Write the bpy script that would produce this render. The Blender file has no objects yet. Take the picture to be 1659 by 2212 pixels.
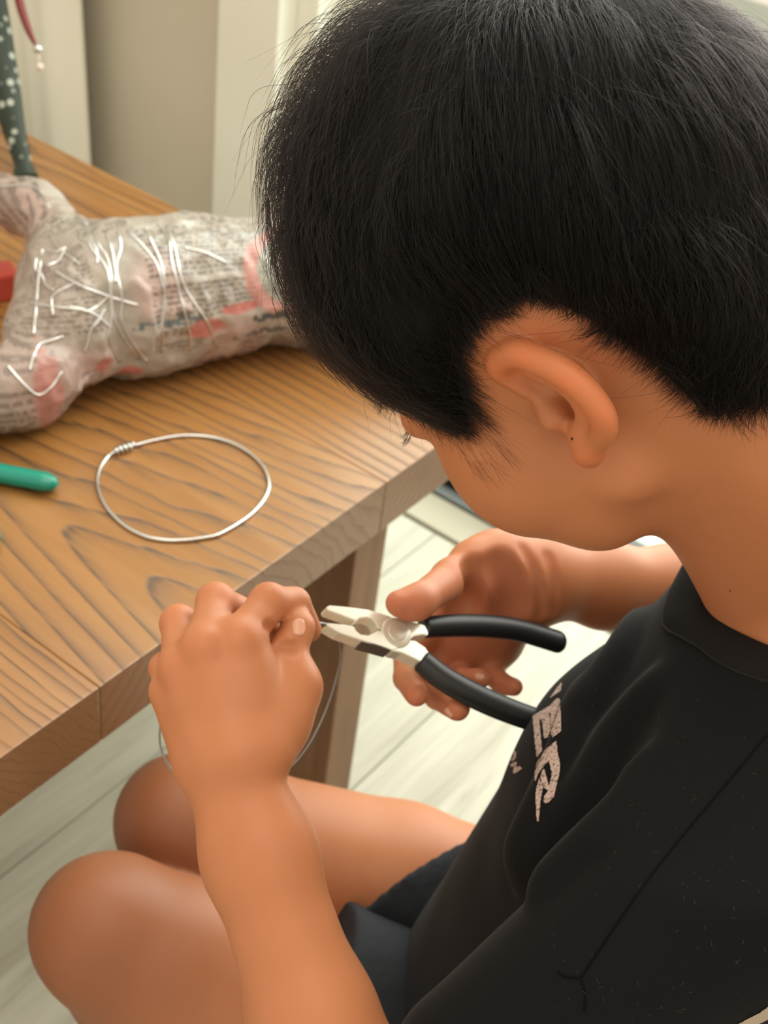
import bpy, math, random
import numpy as np
from mathutils import Vector, Matrix

# ------------------------------------------------------------------ camera
W_PX, H_PX, F_PX = 1659.0, 2212.0, 2789.446
CAM_Z = 1.19
CR = np.array([[0.6055, -0.4468, 0.6586], [-0.7876, -0.4554, 0.4151], [0.1144, -0.7700, -0.6277]])
_u, _s, _v = np.linalg.svd(np.array([[0.606, -0.447, 0.658], [-0.787, -0.455, 0.416], [0.113, -0.770, -0.628]]))
CR = _u @ _v                                   # columns: camera right, down, forward in the room
CAM = np.array([0.0, 0.0, CAM_Z])
sc = bpy.context.scene
cam_d = bpy.data.cameras.new('camera')
cam_d.sensor_width = 36.0
cam_d.lens = F_PX / H_PX * 36.0
cam_d.clip_start = 0.02
cam = bpy.data.objects.new('camera', cam_d)
sc.collection.objects.link(cam)
m = Matrix.Identity(4)
for i in range(3):
    m[i][0], m[i][1], m[i][2], m[i][3] = CR[i, 0], -CR[i, 1], -CR[i, 2], CAM[i]
cam.matrix_world = m
cam_d.dof.use_dof = True
cam_d.dof.focus_distance = 0.58
cam_d.dof.aperture_fstop = 12.0
sc.camera = cam

# ------------------------------------------------------------------ light
world = bpy.data.worlds.new('room_daylight')
sc.world = world
world.use_nodes = True
bg = world.node_tree.nodes['Background']
bg.inputs[0].default_value = (1.0, 0.87, 0.70, 1)
bg.inputs[1].default_value = 0.72
def area(name, loc, target, sx, sy, power, col):
    l = bpy.data.lights.new(name, 'AREA')
    l.shape = 'RECTANGLE'; l.size = sx; l.size_y = sy; l.energy = power; l.color = col
    o = bpy.data.objects.new(name, l); sc.collection.objects.link(o)
    o.location = loc
    o.rotation_euler = (Vector(target) - Vector(loc)).to_track_quat('-Z', 'Y').to_euler()
    return o
area('window_daylight', (1.70, 0.62, 1.40), (0.3, 0.35, 0.65), 1.9, 2.3, 47, (0.97, 1.0, 0.93))
area('overhead_fill', (0.15, -0.05, 2.55), (0.25, 0.05, 0.0), 1.5, 1.5, 11, (1.0, 0.90, 0.74))  # added overhead fill for upward-facing surfaces, not a lamp of the room
sc.view_settings.view_transform = 'Standard'
sc.view_settings.look = 'None'
sc.view_settings.exposure = 0.56
sc.view_settings.gamma = 1.0
sc.view_settings.use_curve_mapping = False

# ------------------------------------------------------------------ helpers
rng = np.random.default_rng(7)
random.seed(7)
FB = np.array([-0.61, 0.7924, 0.0]); FB /= np.linalg.norm(FB)     # the way the boy faces
RB = np.array([FB[1], -FB[0], 0.0])                               # his right
ZU = np.array([0, 0, 1.0])
def bf(f, r, z): return f * FB + r * RB + z * ZU
def at(x, y, d): return CAM + CR @ (np.array([(x - 829.5) / F_PX, (y - 1106.0) / F_PX, 1.0]) * d)
def on_z(x, y, z):
    a = CR @ np.array([(x - 829.5) / F_PX, (y - 1106.0) / F_PX, 1.0])
    return CAM + a * ((z - CAM_Z) / a[2])
def proj(P):
    q = (np.asarray(P) - CAM) @ CR
    return np.stack([829.5 + F_PX * q[..., 0] / q[..., 2], 1106 + F_PX * q[..., 1] / q[..., 2]], -1), q[..., 2]
def unit(v):
    v = np.asarray(v, float); return v / np.linalg.norm(v)

def link(name, data, parent=None):
    o = bpy.data.objects.new(name, data)
    sc.collection.objects.link(o)
    if parent is not None: o.parent = parent
    return o
def empty(name, label, cat, group=None):
    o = link(name, None)
    o.empty_display_size = 0.02
    return tag(o, label, cat, group)
def tag(o, label, cat, group=None):
    o['label'] = label; o['category'] = cat
    if group: o['group'] = group
    return o
def mesh_obj(name, V, F, mat, parent=None, smooth=True):
    me = bpy.data.meshes.new(name)
    V = np.asarray(V, np.float32)
    if isinstance(F, np.ndarray):
        n, k = F.shape
        me.vertices.add(len(V)); me.vertices.foreach_set('co', V.ravel())
        me.loops.add(n * k); me.loops.foreach_set('vertex_index', F.astype(np.int32).ravel())
        me.polygons.add(n)
        me.polygons.foreach_set('loop_start', np.arange(0, n * k, k, dtype=np.int32))
        me.polygons.foreach_set('loop_total', np.full(n, k, np.int32))
        me.update(calc_edges=True); me.validate()
    else:
        me.from_pydata([tuple(map(float, v)) for v in V], [], F); me.update()
    if smooth: me.polygons.foreach_set('use_smooth', np.ones(len(me.polygons), bool))
    if mat: me.materials.append(mat)
    return link(name, me, parent)
def set_col(o, col):
    a = o.data.color_attributes.new('Col', 'FLOAT_COLOR', 'POINT')
    c = np.ones((len(o.data.vertices), 4), np.float32); c[:, :3] = col
    a.data.foreach_set('color', c.ravel())
def tube(path, rad, n=10, closed=False, caps=True, flat=1.0, up=None):
    """verts, faces of a round tube along a path; rad scalar or per point"""
    P = np.asarray(path, float); N = len(P); rad = np.broadcast_to(rad, N)
    T = (np.roll(P, -1, 0) - np.roll(P, 1, 0)) if closed else np.gradient(P, axis=0)
    T /= np.linalg.norm(T, axis=1)[:, None] + 1e-12
    u = np.array(up if up is not None else ((0, 0, 1) if abs(T[0, 2]) < .9 else (1, 0, 0)), float)
    V = []
    for i in range(N):
        u = u - T[i] * (u @ T[i]); u /= np.linalg.norm(u) + 1e-12
        w = np.cross(T[i], u)
        for k in range(n):
            a = 2 * math.pi * k / n
            V.append(P[i] + rad[i] * (math.cos(a) * u * flat + math.sin(a) * w))
    F = []
    for i in range(N if closed else N - 1):
        j = (i + 1) % N
        for k in range(n):
            F.append((i * n + k, i * n + (k + 1) % n, j * n + (k + 1) % n, j * n + k))
    if caps and not closed:
        F.append(tuple(range(n - 1, -1, -1))); F.append(tuple((N - 1) * n + k for k in range(n)))
    return V, F
def spline(pts, n, closed=False):
    P = np.asarray(pts, float)
    K = len(P)
    out = []
    segs = K if closed else K - 1
    for s in range(n + (0 if closed else 1)):
        t = s / n * segs; i = min(int(t), segs - 1); t -= i
        g = (lambda k: P[k % K]) if closed else (lambda k: P[min(max(k, 0), K - 1)])
        p0, p1, p2, p3 = g(i - 1), g(i), g(i + 1), g(i + 2)
        out.append(.5 * (2 * p1 + (p2 - p0) * t + (2 * p0 - 5 * p1 + 4 * p2 - p3) * t * t + (3 * p1 - p0 - 3 * p2 + p3) * t ** 3))
    return np.array(out)
def box_vf(x0, x1, y0, y1, z0, z1, b=0.0):
    """bevelled box"""
    if b <= 0:
        V = [(x, y, z) for z in (z0, z1) for y in (y0, y1) for x in (x0, x1)]
        return V, [(0, 2, 3, 1), (4, 5, 7, 6), (0, 1, 5, 4), (2, 6, 7, 3), (0, 4, 6, 2), (1, 3, 7, 5)]
    import bmesh
    bm = bmesh.new()
    bmesh.ops.create_cube(bm, size=1)
    for v in bm.verts:
        v.co = ((x0 + x1) / 2 + v.co.x * (x1 - x0), (y0 + y1) / 2 + v.co.y * (y1 - y0), (z0 + z1) / 2 + v.co.z * (z1 - z0))
    bmesh.ops.bevel(bm, geom=bm.edges[:], offset=b, segments=2, affect='EDGES', profile=.6)
    bm.verts.index_update()
    V = [tuple(v.co) for v in bm.verts]; F = [tuple(v.index for v in f.verts) for f in bm.faces]
    bm.free()
    return V, F

# ---- node materials
def mat_new(name, col=(.8, .8, .8), rough=.5, metal=0.0, spec=.5):
    mt = bpy.data.materials.new(name); mt.use_nodes = True
    b = mt.node_tree.nodes['Principled BSDF']
    b.inputs['Base Color'].default_value = (*col, 1); b.inputs['Roughness'].default_value = rough
    b.inputs['Metallic'].default_value = metal; b.inputs['Specular IOR Level'].default_value = spec
    return mt
class NT:
    def __init__(s, mt):
        s.t = mt.node_tree; s.b = s.t.nodes['Principled BSDF']
    def n(s, typ, **kw):
        q = s.t.nodes.new(typ)
        for k, v in kw.items():
            if k.startswith('i_'): q.inputs[int(k[2:])].default_value = v
            else: setattr(q, k, v)
        return q
    def l(s, a, b): s.t.links.new(a, b)
    def coord(s, scale=(1, 1, 1), kind='Object'):
        tc = s.n('ShaderNodeTexCoord'); mp = s.n('ShaderNodeMapping'); mp.inputs['Scale'].default_value = scale
        s.l(tc.outputs[kind], mp.inputs[0]); return mp.outputs[0]
    def noise(s, vec, scale, detail=3, rough=.5, dist=0.0):
        q = s.n('ShaderNodeTexNoise'); q.inputs['Scale'].default_value = scale; q.inputs['Detail'].default_value = detail
        q.inputs['Roughness'].default_value = rough; q.inputs['Distortion'].default_value = dist
        if vec is not None: s.l(vec, q.inputs['Vector'])
        return q.outputs['Fac']
    def ramp(s, fac, stops, interp='LINEAR'):
        q = s.n('ShaderNodeValToRGB'); q.color_ramp.interpolation = interp
        while len(q.color_ramp.elements) < len(stops): q.color_ramp.elements.new(.5)
        for e, (p, c) in zip(q.color_ramp.elements, stops): e.position = p; e.color = (*c, 1) if len(c) == 3 else c
        s.l(fac, q.inputs[0]); return q.outputs[0]
    def math(s, op, a, b=None, c=None):
        q = s.n('ShaderNodeMath', operation=op)
        for i, v in enumerate((a, b, c)):
            if v is None: continue
            if isinstance(v, (int, float)): q.inputs[i].default_value = v
            else: s.l(v, q.inputs[i])
        return q.outputs[0]
    def mix(s, fac, a, b, mode='MIX'):
        q = s.n('ShaderNodeMix', data_type='RGBA', blend_type=mode)
        for idx, v in ((0, fac), (6, a), (7, b)):
            if isinstance(v, (int, float)): q.inputs[idx].default_value = v
            elif isinstance(v, tuple): q.inputs[idx].default_value = (*v, 1)
            else: s.l(v, q.inputs[idx])
        return q.outputs[2]
    def bump(s, h, strength=.3, dist=.001):
        q = s.n('ShaderNodeBump'); q.inputs['Strength'].default_value = strength; q.inputs['Distance'].default_value = dist
        s.l(h, q.inputs['Height']); s.l(q.outputs[0], s.b.inputs['Normal'])
    def attr(s, name='Col'):
        return s.n('ShaderNodeAttribute', attribute_name=name).outputs['Color']

# ---- implicit surfaces: primitives joined with a smooth minimum, meshed by sparse surface nets
class Prim:
    __slots__ = ('fn', 'lo', 'hi', 'k', 'op')
def _prim(fn, lo, hi, k, op):
    p = Prim(); p.fn, p.lo, p.hi, p.k, p.op = fn, np.asarray(lo, float), np.asarray(hi, float), k, op
    return p
def rc(a, b, r1, r2, k=.006, op='u'):
    a = np.asarray(a, np.float32); b = np.asarray(b, np.float32); ba = b - a; bb = float(ba @ ba) + 1e-12
    def fn(P):
        pa = P - a; t = np.clip((pa @ ba) / bb, 0, 1)
        q = pa - t[:, None] * ba
        return np.sqrt((q * q).sum(1)) - (r1 + (r2 - r1) * t)
    mr = max(r1, r2)
    return _prim(fn, np.minimum(a, b) - mr, np.maximum(a, b) + mr, k, op)
def chain(pts, rads, k=.006, op='u'):
    return [rc(pts[i], pts[i + 1], rads[i], rads[i + 1], k, op) for i in range(len(pts) - 1)]
def ell(c, rad, k=.006, op='u', ax=None):
    c = np.asarray(c, np.float32); rad = np.asarray(rad, np.float32)
    A = np.eye(3, dtype=np.float32) if ax is None else np.asarray(ax, np.float32)   # rows are the axes
    ext = np.sqrt(((A * rad[:, None]) ** 2).sum(0))
    def fn(P):
        q = (P - c) @ A.T
        k0 = np.sqrt(((q / rad) ** 2).sum(1)); k1 = np.sqrt(((q / (rad * rad)) ** 2).sum(1)) + 1e-9
        return k0 * (k0 - 1) / k1
    return _prim(fn, c - ext, c + ext, k, op)
def ecap(a, b, wa, wb, side, k=.01, op='u'):
    """capsule with elliptical sections: wa, wb = (half width along side, half depth)"""
    a = np.asarray(a, np.float32); b = np.asarray(b, np.float32); ba = b - a; bb = float(ba @ ba); L = math.sqrt(bb)
    t_ = ba / L; s_ = np.asarray(side, np.float32); s_ = s_ - t_ * (s_ @ t_); s_ /= np.linalg.norm(s_); d_ = np.cross(t_, s_)
    def fn(P):
        pa = P - a; t = np.clip((pa @ ba) / bb, 0, 1)
        w1 = wa[0] + (wb[0] - wa[0]) * t; w2 = wa[1] + (wb[1] - wa[1]) * t
        q = pa - t[:, None] * ba
        x = q @ s_; y = q @ d_; z = q @ t_; w3 = np.minimum(w1, w2)
        k0 = np.sqrt((x / w1) ** 2 + (y / w2) ** 2 + (z / w3) ** 2)
        k1 = np.sqrt((x / w1 ** 2) ** 2 + (y / w2 ** 2) ** 2 + (z / w3 ** 2) ** 2) + 1e-6
        return np.where(k0 < 1e-3, -w3, k0 * (k0 - 1) / k1)
    mr = max(*wa, *wb)
    return _prim(fn, np.minimum(a, b) - mr, np.maximum(a, b) + mr, k, op)
def half(n, p, op='i', k=.002):
    """keep the side of the plane opposite to n"""
    n = unit(n).astype(np.float32); c = float(n @ np.asarray(p))
    return _prim(lambda P: P @ n - c, [-9] * 3, [9] * 3, k, op)
def _smin(a, b, k):
    h = np.maximum(k - np.abs(a - b), 0) / k
    return np.minimum(a, b) - h * h * k * .25
def combine(d, e, p):
    k = max(p.k, 1e-5)
    if p.op == 'u': return _smin(d, e, k)
    if p.op == 's': return -_smin(-d, e, k)
    return -_smin(-d, -e, k)          # 'i'
def sdf_points(prims, P):
    P = np.asarray(P, np.float32); d = np.full(len(P), .3, np.float32)
    for p in prims: d = combine(d, p.fn(P).astype(np.float32), p)
    return d
def sdf_mesh(prims, h, smooth=1, extra=None, lo=None, hi=None):
    us = [p for p in prims if p.op == 'u']
    lo = np.min([p.lo for p in us], 0) - 4 * h if lo is None else np.asarray(lo)
    hi = np.max([p.hi for p in us], 0) + 4 * h if hi is None else np.asarray(hi)
    NB = 8; B = NB * h
    nb = np.ceil((hi - lo) / B).astype(int) + 1
    # coarse pass on block centres
    gx, gy, gz = [lo[i] + (np.arange(nb[i]) + .5) * B for i in range(3)]
    D = np.full(nb, .3, np.float32)
    def rng_(g, a, b): return max(int(np.searchsorted(g, a)), 0), int(np.searchsorted(g, b))
    for p in prims:
        mgn = 2.6 * B + p.k
        i0, i1 = rng_(gx, p.lo[0] - mgn, p.hi[0] + mgn); j0, j1 = rng_(gy, p.lo[1] - mgn, p.hi[1] + mgn); k0, k1 = rng_(gz, p.lo[2] - mgn, p.hi[2] + mgn)
        if i1 <= i0 or j1 <= j0 or k1 <= k0: continue
        M = np.stack(np.meshgrid(gx[i0:i1], gy[j0:j1], gz[k0:k1], indexing='ij'), -1).reshape(-1, 3).astype(np.float32)
        s = D[i0:i1, j0:j1, k0:k1]
        D[i0:i1, j0:j1, k0:k1] = combine(s.ravel(), p.fn(M).astype(np.float32), p).reshape(s.shape)
    act = np.argwhere(np.abs(D) < B * 1.75 + (0.006 if extra else 0))
    nA = len(act); M1 = NB + 1
    loc = np.stack(np.meshgrid(*[np.arange(M1)] * 3, indexing='ij'), -1).reshape(-1, 3)
    base = act * NB
    d = np.full((nA, M1 ** 3), .3, np.float32)
    cen = lo + (act + .5) * B
    for p in prims:
        mgn = .5 * B + 2.5 * p.k + 4 * h
        s = np.all((cen > p.lo - mgn) & (cen < p.hi + mgn), 1)
        idx = np.nonzero(s)[0]
        for c0 in range(0, len(idx), 1500):
            ii = idx[c0:c0 + 1500]
            P = (lo + (base[ii][:, None, :] + loc[None]) * h).reshape(-1, 3).astype(np.float32)
            d[ii] = combine(d[ii].ravel(), p.fn(P).astype(np.float32), p).reshape(len(ii), -1)
    if extra is not None:
        for c0 in range(0, nA, 1500):
            P = (lo + (base[c0:c0 + 1500][:, None, :] + loc[None]) * h).reshape(-1, 3).astype(np.float32)
            d[c0:c0 + 1500] = extra(P, d[c0:c0 + 1500].ravel()).reshape(-1, M1 ** 3)
    d = d.reshape(nA, M1, M1, M1)
    S = d < 0
    # cells with a sign change
    cs = [S[:, i:NB + i, j:NB + j, k:NB + k] for i in (0, 1) for j in (0, 1) for k in (0, 1)]
    cnt = sum(c.astype(np.int8) for c in cs)
    cb, ci, cj, ck = np.nonzero((cnt > 0) & (cnt < 8))
    num = np.zeros((len(cb), 3)); den = np.zeros(len(cb))
    corners = [(i, j, k) for i in (0, 1) for j in (0, 1) for k in (0, 1)]
    val = {c: d[cb, ci + c[0], cj + c[1], ck + c[2]] for c in corners}
    for a in corners:
        for ax in range(3):
            if a[ax]: continue
            b = list(a); b[ax] = 1; b = tuple(b)
            va, vb = val[a], val[b]
            x = (va < 0) != (vb < 0)
            t = np.where(x, va / np.where(x, va - vb, 1), 0)
            pt = np.tile(np.array(a, float), (len(cb), 1)); pt[:, ax] += t
            num += pt * x[:, None]; den += x
    cell = base[cb] + np.stack([ci, cj, ck], 1)
    V = lo + (cell + num / den[:, None]) * h
    G = (nb * NB + 3).astype(np.int64)
    key = (cell[:, 0].astype(np.int64) * G[1] + cell[:, 1]) * G[2] + cell[:, 2]
    order = np.argsort(key); skey = key[order]
    step = np.array([G[1] * G[2], G[2], 1], np.int64)
    quads = []
    for ax in range(3):
        o1, o2 = [(1, 2), (2, 0), (0, 1)][ax]
        sl = [slice(0, NB)] * 3; sl2 = list(sl); sl2[ax] = slice(1, NB + 1)
        a, b = S[(slice(None), *sl)], S[(slice(None), *sl2)]
        eb, ei, ej, ek = np.nonzero(a != b)
        flip = a[eb, ei, ej, ek]
        e = base[eb] + np.stack([ei, ej, ek], 1)
        kk = (e[:, 0].astype(np.int64) * G[1] + e[:, 1]) * G[2] + e[:, 2]
        q = np.stack([kk, kk - step[o1], kk - step[o1] - step[o2], kk - step[o2]], 1)
        q[~flip] = q[~flip][:, ::-1]
        quads.append(q)
    Q = np.concatenate(quads)
    pos = np.searchsorted(skey, Q).clip(0, len(skey) - 1)
    ok = (skey[pos] == Q).all(1)
    F = order[pos[ok]]
    used = np.unique(F); rm = np.full(len(V), -1, np.int64); rm[used] = np.arange(len(used))
    V = V[used]; F = rm[F]
    for _ in range(smooth):
        acc = np.zeros_like(V); c = np.zeros(len(V))
        for i in range(4):
            a, b = F[:, i], F[:, (i + 1) % 4]
            for x in range(3):
                acc[:, x] += np.bincount(a, V[b, x], len(V)) + np.bincount(b, V[a, x], len(V))
            c += np.bincount(a, minlength=len(V)) + np.bincount(b, minlength=len(V))
        V = V * .5 + .5 * acc / c[:, None]
    return V, F
class RayMesh:
    """finds the surface point seen through a pixel of the photograph"""
    def __init__(s, V, F):
        from mathutils.bvhtree import BVHTree
        s.b = BVHTree.FromPolygons([tuple(v) for v in V.tolist()], F.tolist())
    def __call__(s, px):
        P = []; N = []; ok = []
        c = Vector(CAM)
        for x, y in np.atleast_2d(px):
            d = Vector(at(x, y, 1.0) - CAM).normalized()
            h = s.b.ray_cast(c, d)
            if h[0] is None: P.append(CAM + np.array(d)); N.append(-np.array(d)); ok.append(False)
            else:
                n = np.array(h[1]); n = -n if n @ np.array(d) > 0 else n
                P.append(np.array(h[0])); N.append(n); ok.append(True)
        return np.array(P), np.array(N), np.array(ok)
def vnoise(P, scale, seed=0):
    """cheap smooth value noise, vectorised"""
    q = np.asarray(P, np.float64) * scale; i = np.floor(q).astype(np.int64); f = q - i; f = f * f * (3 - 2 * f)
    def hsh(a, b, c):
        n = (a * 374761393 + b * 668265263 + c * 2147483647 + seed * 974634777) & 0xFFFFFFFF
        n = ((n ^ (n >> 13)) * 1274126177) & 0xFFFFFFFF
        return ((n ^ (n >> 16)) & 0xFFFF) / 65535.0
    r = 0
    for a in (0, 1):
        for b in (0, 1):
            for c in (0, 1):
                w = (f[:, 0] if a else 1 - f[:, 0]) * (f[:, 1] if b else 1 - f[:, 1]) * (f[:, 2] if c else 1 - f[:, 2])
                r = r + w * hsh(i[:, 0] + a, i[:, 1] + b, i[:, 2] + c)
    return r * 2 - 1
# ------------------------------------------------------------------ the room
def structure(o):
    o['kind'] = 'structure'; return o
m_floor = mat_new('pale_washed_wood', rough=.42, spec=.35)
t = NT(m_floor)
v = t.coord((.9, 9, 1)); n1 = t.noise(v, 3.2, 5, .62, .6)
v2 = t.coord((2.2, 40, 1)); n2 = t.noise(v2, 3.0, 3, .6, .2)
v3 = t.coord((1.6, 5.5, 1)); n3 = t.noise(v3, 2.2, 4, .55, 1.1)
c = t.ramp(n1, [(.30, (.40, .385, .31)), (.44, (.52, .52, .44)), (.58, (.58, .58, .50)), (.75, (.53, .515, .425))])
c = t.mix(.35, c, t.ramp(n2, [(.35, (.50, .48, .38)), (.6, (.80, .80, .72))]), 'MULTIPLY')
c = t.mix(t.ramp(n3, [(.60, (0, 0, 0)), (.70, (.5, .5, .5))]), c, (.42, .395, .30))
oi = t.n('ShaderNodeObjectInfo')
c = t.mix(t.math('MULTIPLY', oi.outputs['Random'], .16), c, (.50, .48, .38))
t.l(c, t.b.inputs['Base Color'])
t.bump(n2, .08, .001)
m_gap = mat_new('floor_gap', (.30, .28, .22), .8)
V, F = box_vf(-1.6, 1.262, -2.2, 3.0, -.06, -.006)
floor = structure(mesh_obj('floor', V, F, m_gap, None, False))
# long planks, seams along X at a fifth of a metre
PLW = .2
prow = range(-8, 13)
me_plank = None
for iy in prow:
    y0 = .505 + iy * PLW
    off = (iy * 0.47) % 1.2
    x0 = -1.6 - off
    while x0 < 1.262:
        a, b = max(x0, -1.6), min(x0 + 1.2, 1.262)
        if b - a > .03 and -1.1 < y0 < 2.6:
            full = abs(b - a - 1.2) < 1e-6
            if full and me_plank is not None:
                o = link('plank', me_plank, floor)
            else:
                V, F = box_vf(0, b - a - .0016, 0, PLW - .0016, -.0058, 0, .0008)
                o = mesh_obj('plank', V, F, m_floor, floor, False)
                if full: me_plank = o.data
            o.location = (a + .0008, y0 + .0008, 0)
        x0 += 1.2

m_wall = mat_new('beige_wall_paint', (.62, .575, .47), .85, spec=.2)
t = NT(m_wall); t.bump(t.noise(t.coord((1, 1, 1)), 160, 3), .08, .001)
m_white = mat_new('white_painted_frame', (.86, .87, .78), .45, spec=.4)
V, F = box_vf(1.30, 1.44, 1.165, 3.0, 0, 2.5)
structure(mesh_obj('wall_back', V, F, m_wall, None, False))
V, F = box_vf(1.285, 1.30, 1.165, 3.0, 0, .07, .002)
structure(mesh_obj('baseboard_back', V, F, m_white, None, False))
# white jamb beside the sliding door
def column(name, x0, x1, y0, y1, z1=2.3):
    V, F = box_vf(x0, x1, y0, y1, 0, z1, .003)
    return structure(mesh_obj(name, V, F, m_white, None, False))
column('trim_1', 1.265, 1.44, 1.062, 1.165)
column('trim_2', 1.300, 1.44, 1.028, 1.062)
# threshold, rail and the dark channel of the sliding door
m_sill = mat_new('stone_threshold', (.43, .40, .31), .5)
V, F = box_vf(1.266, 1.331, -2.2, 1.028, -.03, .004, .002)
structure(mesh_obj('trim_3', V, F, m_sill, None, False))
m_alu = mat_new('brushed_aluminium_rail', (.20, .225, .23), .4, .4)
m_dark = mat_new('dark_bronze_aluminium', (.060, .072, .070), .4, .3)
door = structure(link('door_1', None))
V, F = box_vf(1.334, 1.352, -2.2, 1.028, -.03, .010, .002)
mesh_obj('rail', V, F, m_alu, door, False)
V, F = box_vf(1.3525, 1.47, -2.2, 1.028, -.03, -.004)
mesh_obj('channel', V, F, m_dark, door, False)
leaf_y0, leaf_y1 = .58, 1.02
V, F = box_vf(1.372, 1.412, leaf_y0, leaf_y1, 0, .07, .002)
mesh_obj('bottom_rail', V, F, m_dark, door, False)
V, F = box_vf(1.372, 1.412, leaf_y0, leaf_y1, 2.16, 2.23, .002)
mesh_obj('top_rail', V, F, m_white, door, False)
for y0, y1 in ((leaf_y1 - .05, leaf_y1), (leaf_y0, leaf_y0 + .045)):
    V, F = box_vf(1.372, 1.412, y0, y1, .0705, 2.1595, .002)
    mesh_obj('stile', V, F, m_white if y0 > .8 else m_dark, door, False)
m_glass = bpy.data.materials.new('clear_window_glass'); m_glass.use_nodes = True
nt = m_glass.node_tree; nt.nodes.clear()
go = nt.nodes.new('ShaderNodeOutputMaterial'); gm_ = nt.nodes.new('ShaderNodeMixShader'); gt = nt.nodes.new('ShaderNodeBsdfTransparent'); gg = nt.nodes.new('ShaderNodeBsdfGlossy')
gm_.inputs[0].default_value = .05
gt.inputs[0].default_value = (.95, .98, .96, 1); gg.inputs['Roughness'].default_value = .01
nt.links.new(gt.outputs[0], gm_.inputs[1]); nt.links.new(gg.outputs[0], gm_.inputs[2]); nt.links.new(gm_.outputs[0], go.inputs[0])
V, F = box_vf(1.389, 1.395, leaf_y0 + .046, leaf_y1 - .051, .0715, 2.1585)
mesh_obj('pane', V, F, m_glass, door, False)
# balcony floor outside
m_balc = mat_new('pale_balcony_tile', (.42, .50, .44), .5)
V, F = box_vf(1.472, 4.2, -2.2, 3.0, -.1, -.02)
structure(mesh_obj('ground', V, F, m_balc, None, False))

# gathered curtain
m_cur = mat_new('cream_curtain_cloth', (.84, .84, .74), .9, spec=.1)
cb_ = m_cur.node_tree.nodes['Principled BSDF']; cb_.inputs['Sheen Weight'].default_value = .3
t = NT(m_cur); t.bump(t.noise(t.coord((1, 1, .1)), 700, 2), .15, .0006)
NY, NZ = 220, 24
V = []; F = []
for iz in range(NZ + 1):
    z = .02 + 2.2 * iz / NZ
    for iy in range(NY + 1):
        s = iy / NY
        yr = 1.378 + .030 * max(0, min(1, z / .6))
        y = yr + s * (2.3 - yr)
        ph = s * 2 * math.pi * 17.0 + .35 * math.sin(z * 1.7 + s * 9)
        amp = .019 * (.75 + .25 * math.sin(s * 31)) * min(1, s * 24 + .2)
        x = 1.245 + amp * math.sin(ph) + .010 * math.sin(ph * .5 + 1.0) + .006 * math.sin(ph * 2.0 + .4) - .012 * (1 - min(1, z))
        V.append((x, y + .012 * math.cos(ph), z))
for iz in range(NZ):
    for iy in range(NY):
        a = iz * (NY + 1) + iy
        F.append((a, a + 1, a + NY + 2, a + NY + 1))
o = mesh_obj('curtain', V, F, m_cur)
md = o.modifiers.new('thickness', 'SOLIDIFY'); md.thickness = .0015
tag(o, 'cream curtain gathered in vertical folds beside the white door frame', 'curtain')
# ------------------------------------------------------------------ the table
TZ, TY0, TX1 = .52, .467, .961
def board_mat(i, xc, A, Bc, y0, seed, dens):
    mt = mat_new('oiled_ash_board_%d' % i, rough=.38, spec=.8)
    t = NT(mt)
    tc = t.n('ShaderNodeTexCoord'); sx = t.n('ShaderNodeSeparateXYZ'); t.l(tc.outputs['Object'], sx.inputs[0])
    x, y, z = sx.outputs
    mp = t.n('ShaderNodeMapping'); mp.inputs['Scale'].default_value = (6, 1.1, 6); mp.inputs['Location'].default_value = (seed, seed * 2, 0)
    t.l(tc.outputs['Object'], mp.inputs[0])
    wob = t.noise(mp.outputs[0], 2.4, 3, .55, .3)
    # ring radius seen on a flat-sawn board: nested parabolas, arcs on the end
    dx = t.math('SUBTRACT', x, xc)
    dx = t.math('ADD', dx, t.math('MULTIPLY', t.math('SUBTRACT', wob, .5), .035))
    par = t.math('MULTIPLY', t.math('MULTIPLY', dx, dx), A)
    rad = t.math('SQRT', t.math('ADD', par, .0006))
    ph = t.math('SUBTRACT', t.math('MULTIPLY', rad, dens), t.math('MULTIPLY', t.math('SUBTRACT', y, y0), Bc))
    ph = t.math('ADD', ph, t.math('MULTIPLY', z, dens * .9))
    ph = t.math('ADD', ph, t.math('MULTIPLY', wob, 1.6))
    fr = t.math('FRACT', ph)
    band = t.ramp(fr, [(0, (.0, .0, .0)), (.55, (.08, .08, .08)), (.82, (.45, .45, .45)), (.93, (1, 1, 1)), (1.0, (.0, .0, .0))])
    mp2 = t.n('ShaderNodeMapping'); mp2.inputs['Scale'].default_value = (260, 9, 260); t.l(tc.outputs['Object'], mp2.inputs[0])
    pore = t.noise(mp2.outputs[0], 1.0, 3, .6)
    mp3 = t.n('ShaderNodeMapping'); mp3.inputs['Scale'].default_value = (30, 2.0, 30); t.l(tc.outputs['Object'], mp3.inputs[0])
    blo = t.noise(mp3.outputs[0], 1.0, 3, .55)
    base = t.ramp(blo, [(.3, (.25, .108, .028)), (.55, (.32, .148, .040)), (.75, (.36, .176, .052))])
    porem = t.ramp(pore, [(.36, (.45, .45, .45)), (.52, (1, 1, 1))])
    fac = t.math('MULTIPLY', band, porem)
    c = t.mix(t.math('MULTIPLY', fac, .95), base, (.050, .026, .011))
    # bare, greyer end grain on the end and edge faces
    gm = t.n('ShaderNodeNewGeometry'); sn = t.n('ShaderNodeSeparateXYZ'); t.l(gm.outputs['Normal'], sn.inputs[0])
    up = t.math('GREATER_THAN', sn.outputs[2], .6)
    endc = t.mix(t.math('MULTIPLY', band, .45), (.235, .125, .058), (.13, .065, .03))
    c = t.mix(up, endc, c)
    t.l(c, t.b.inputs['Base Color'])
    r = t.math('ADD', t.math('MULTIPLY', fac, .22), t.math('MULTIPLY_ADD', blo, .14, .19))
    t.l(r, t.b.inputs['Roughness'])
    t.bump(t.math('SUBTRACT', 1.0, fac), .35, .0006)
    return mt
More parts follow.
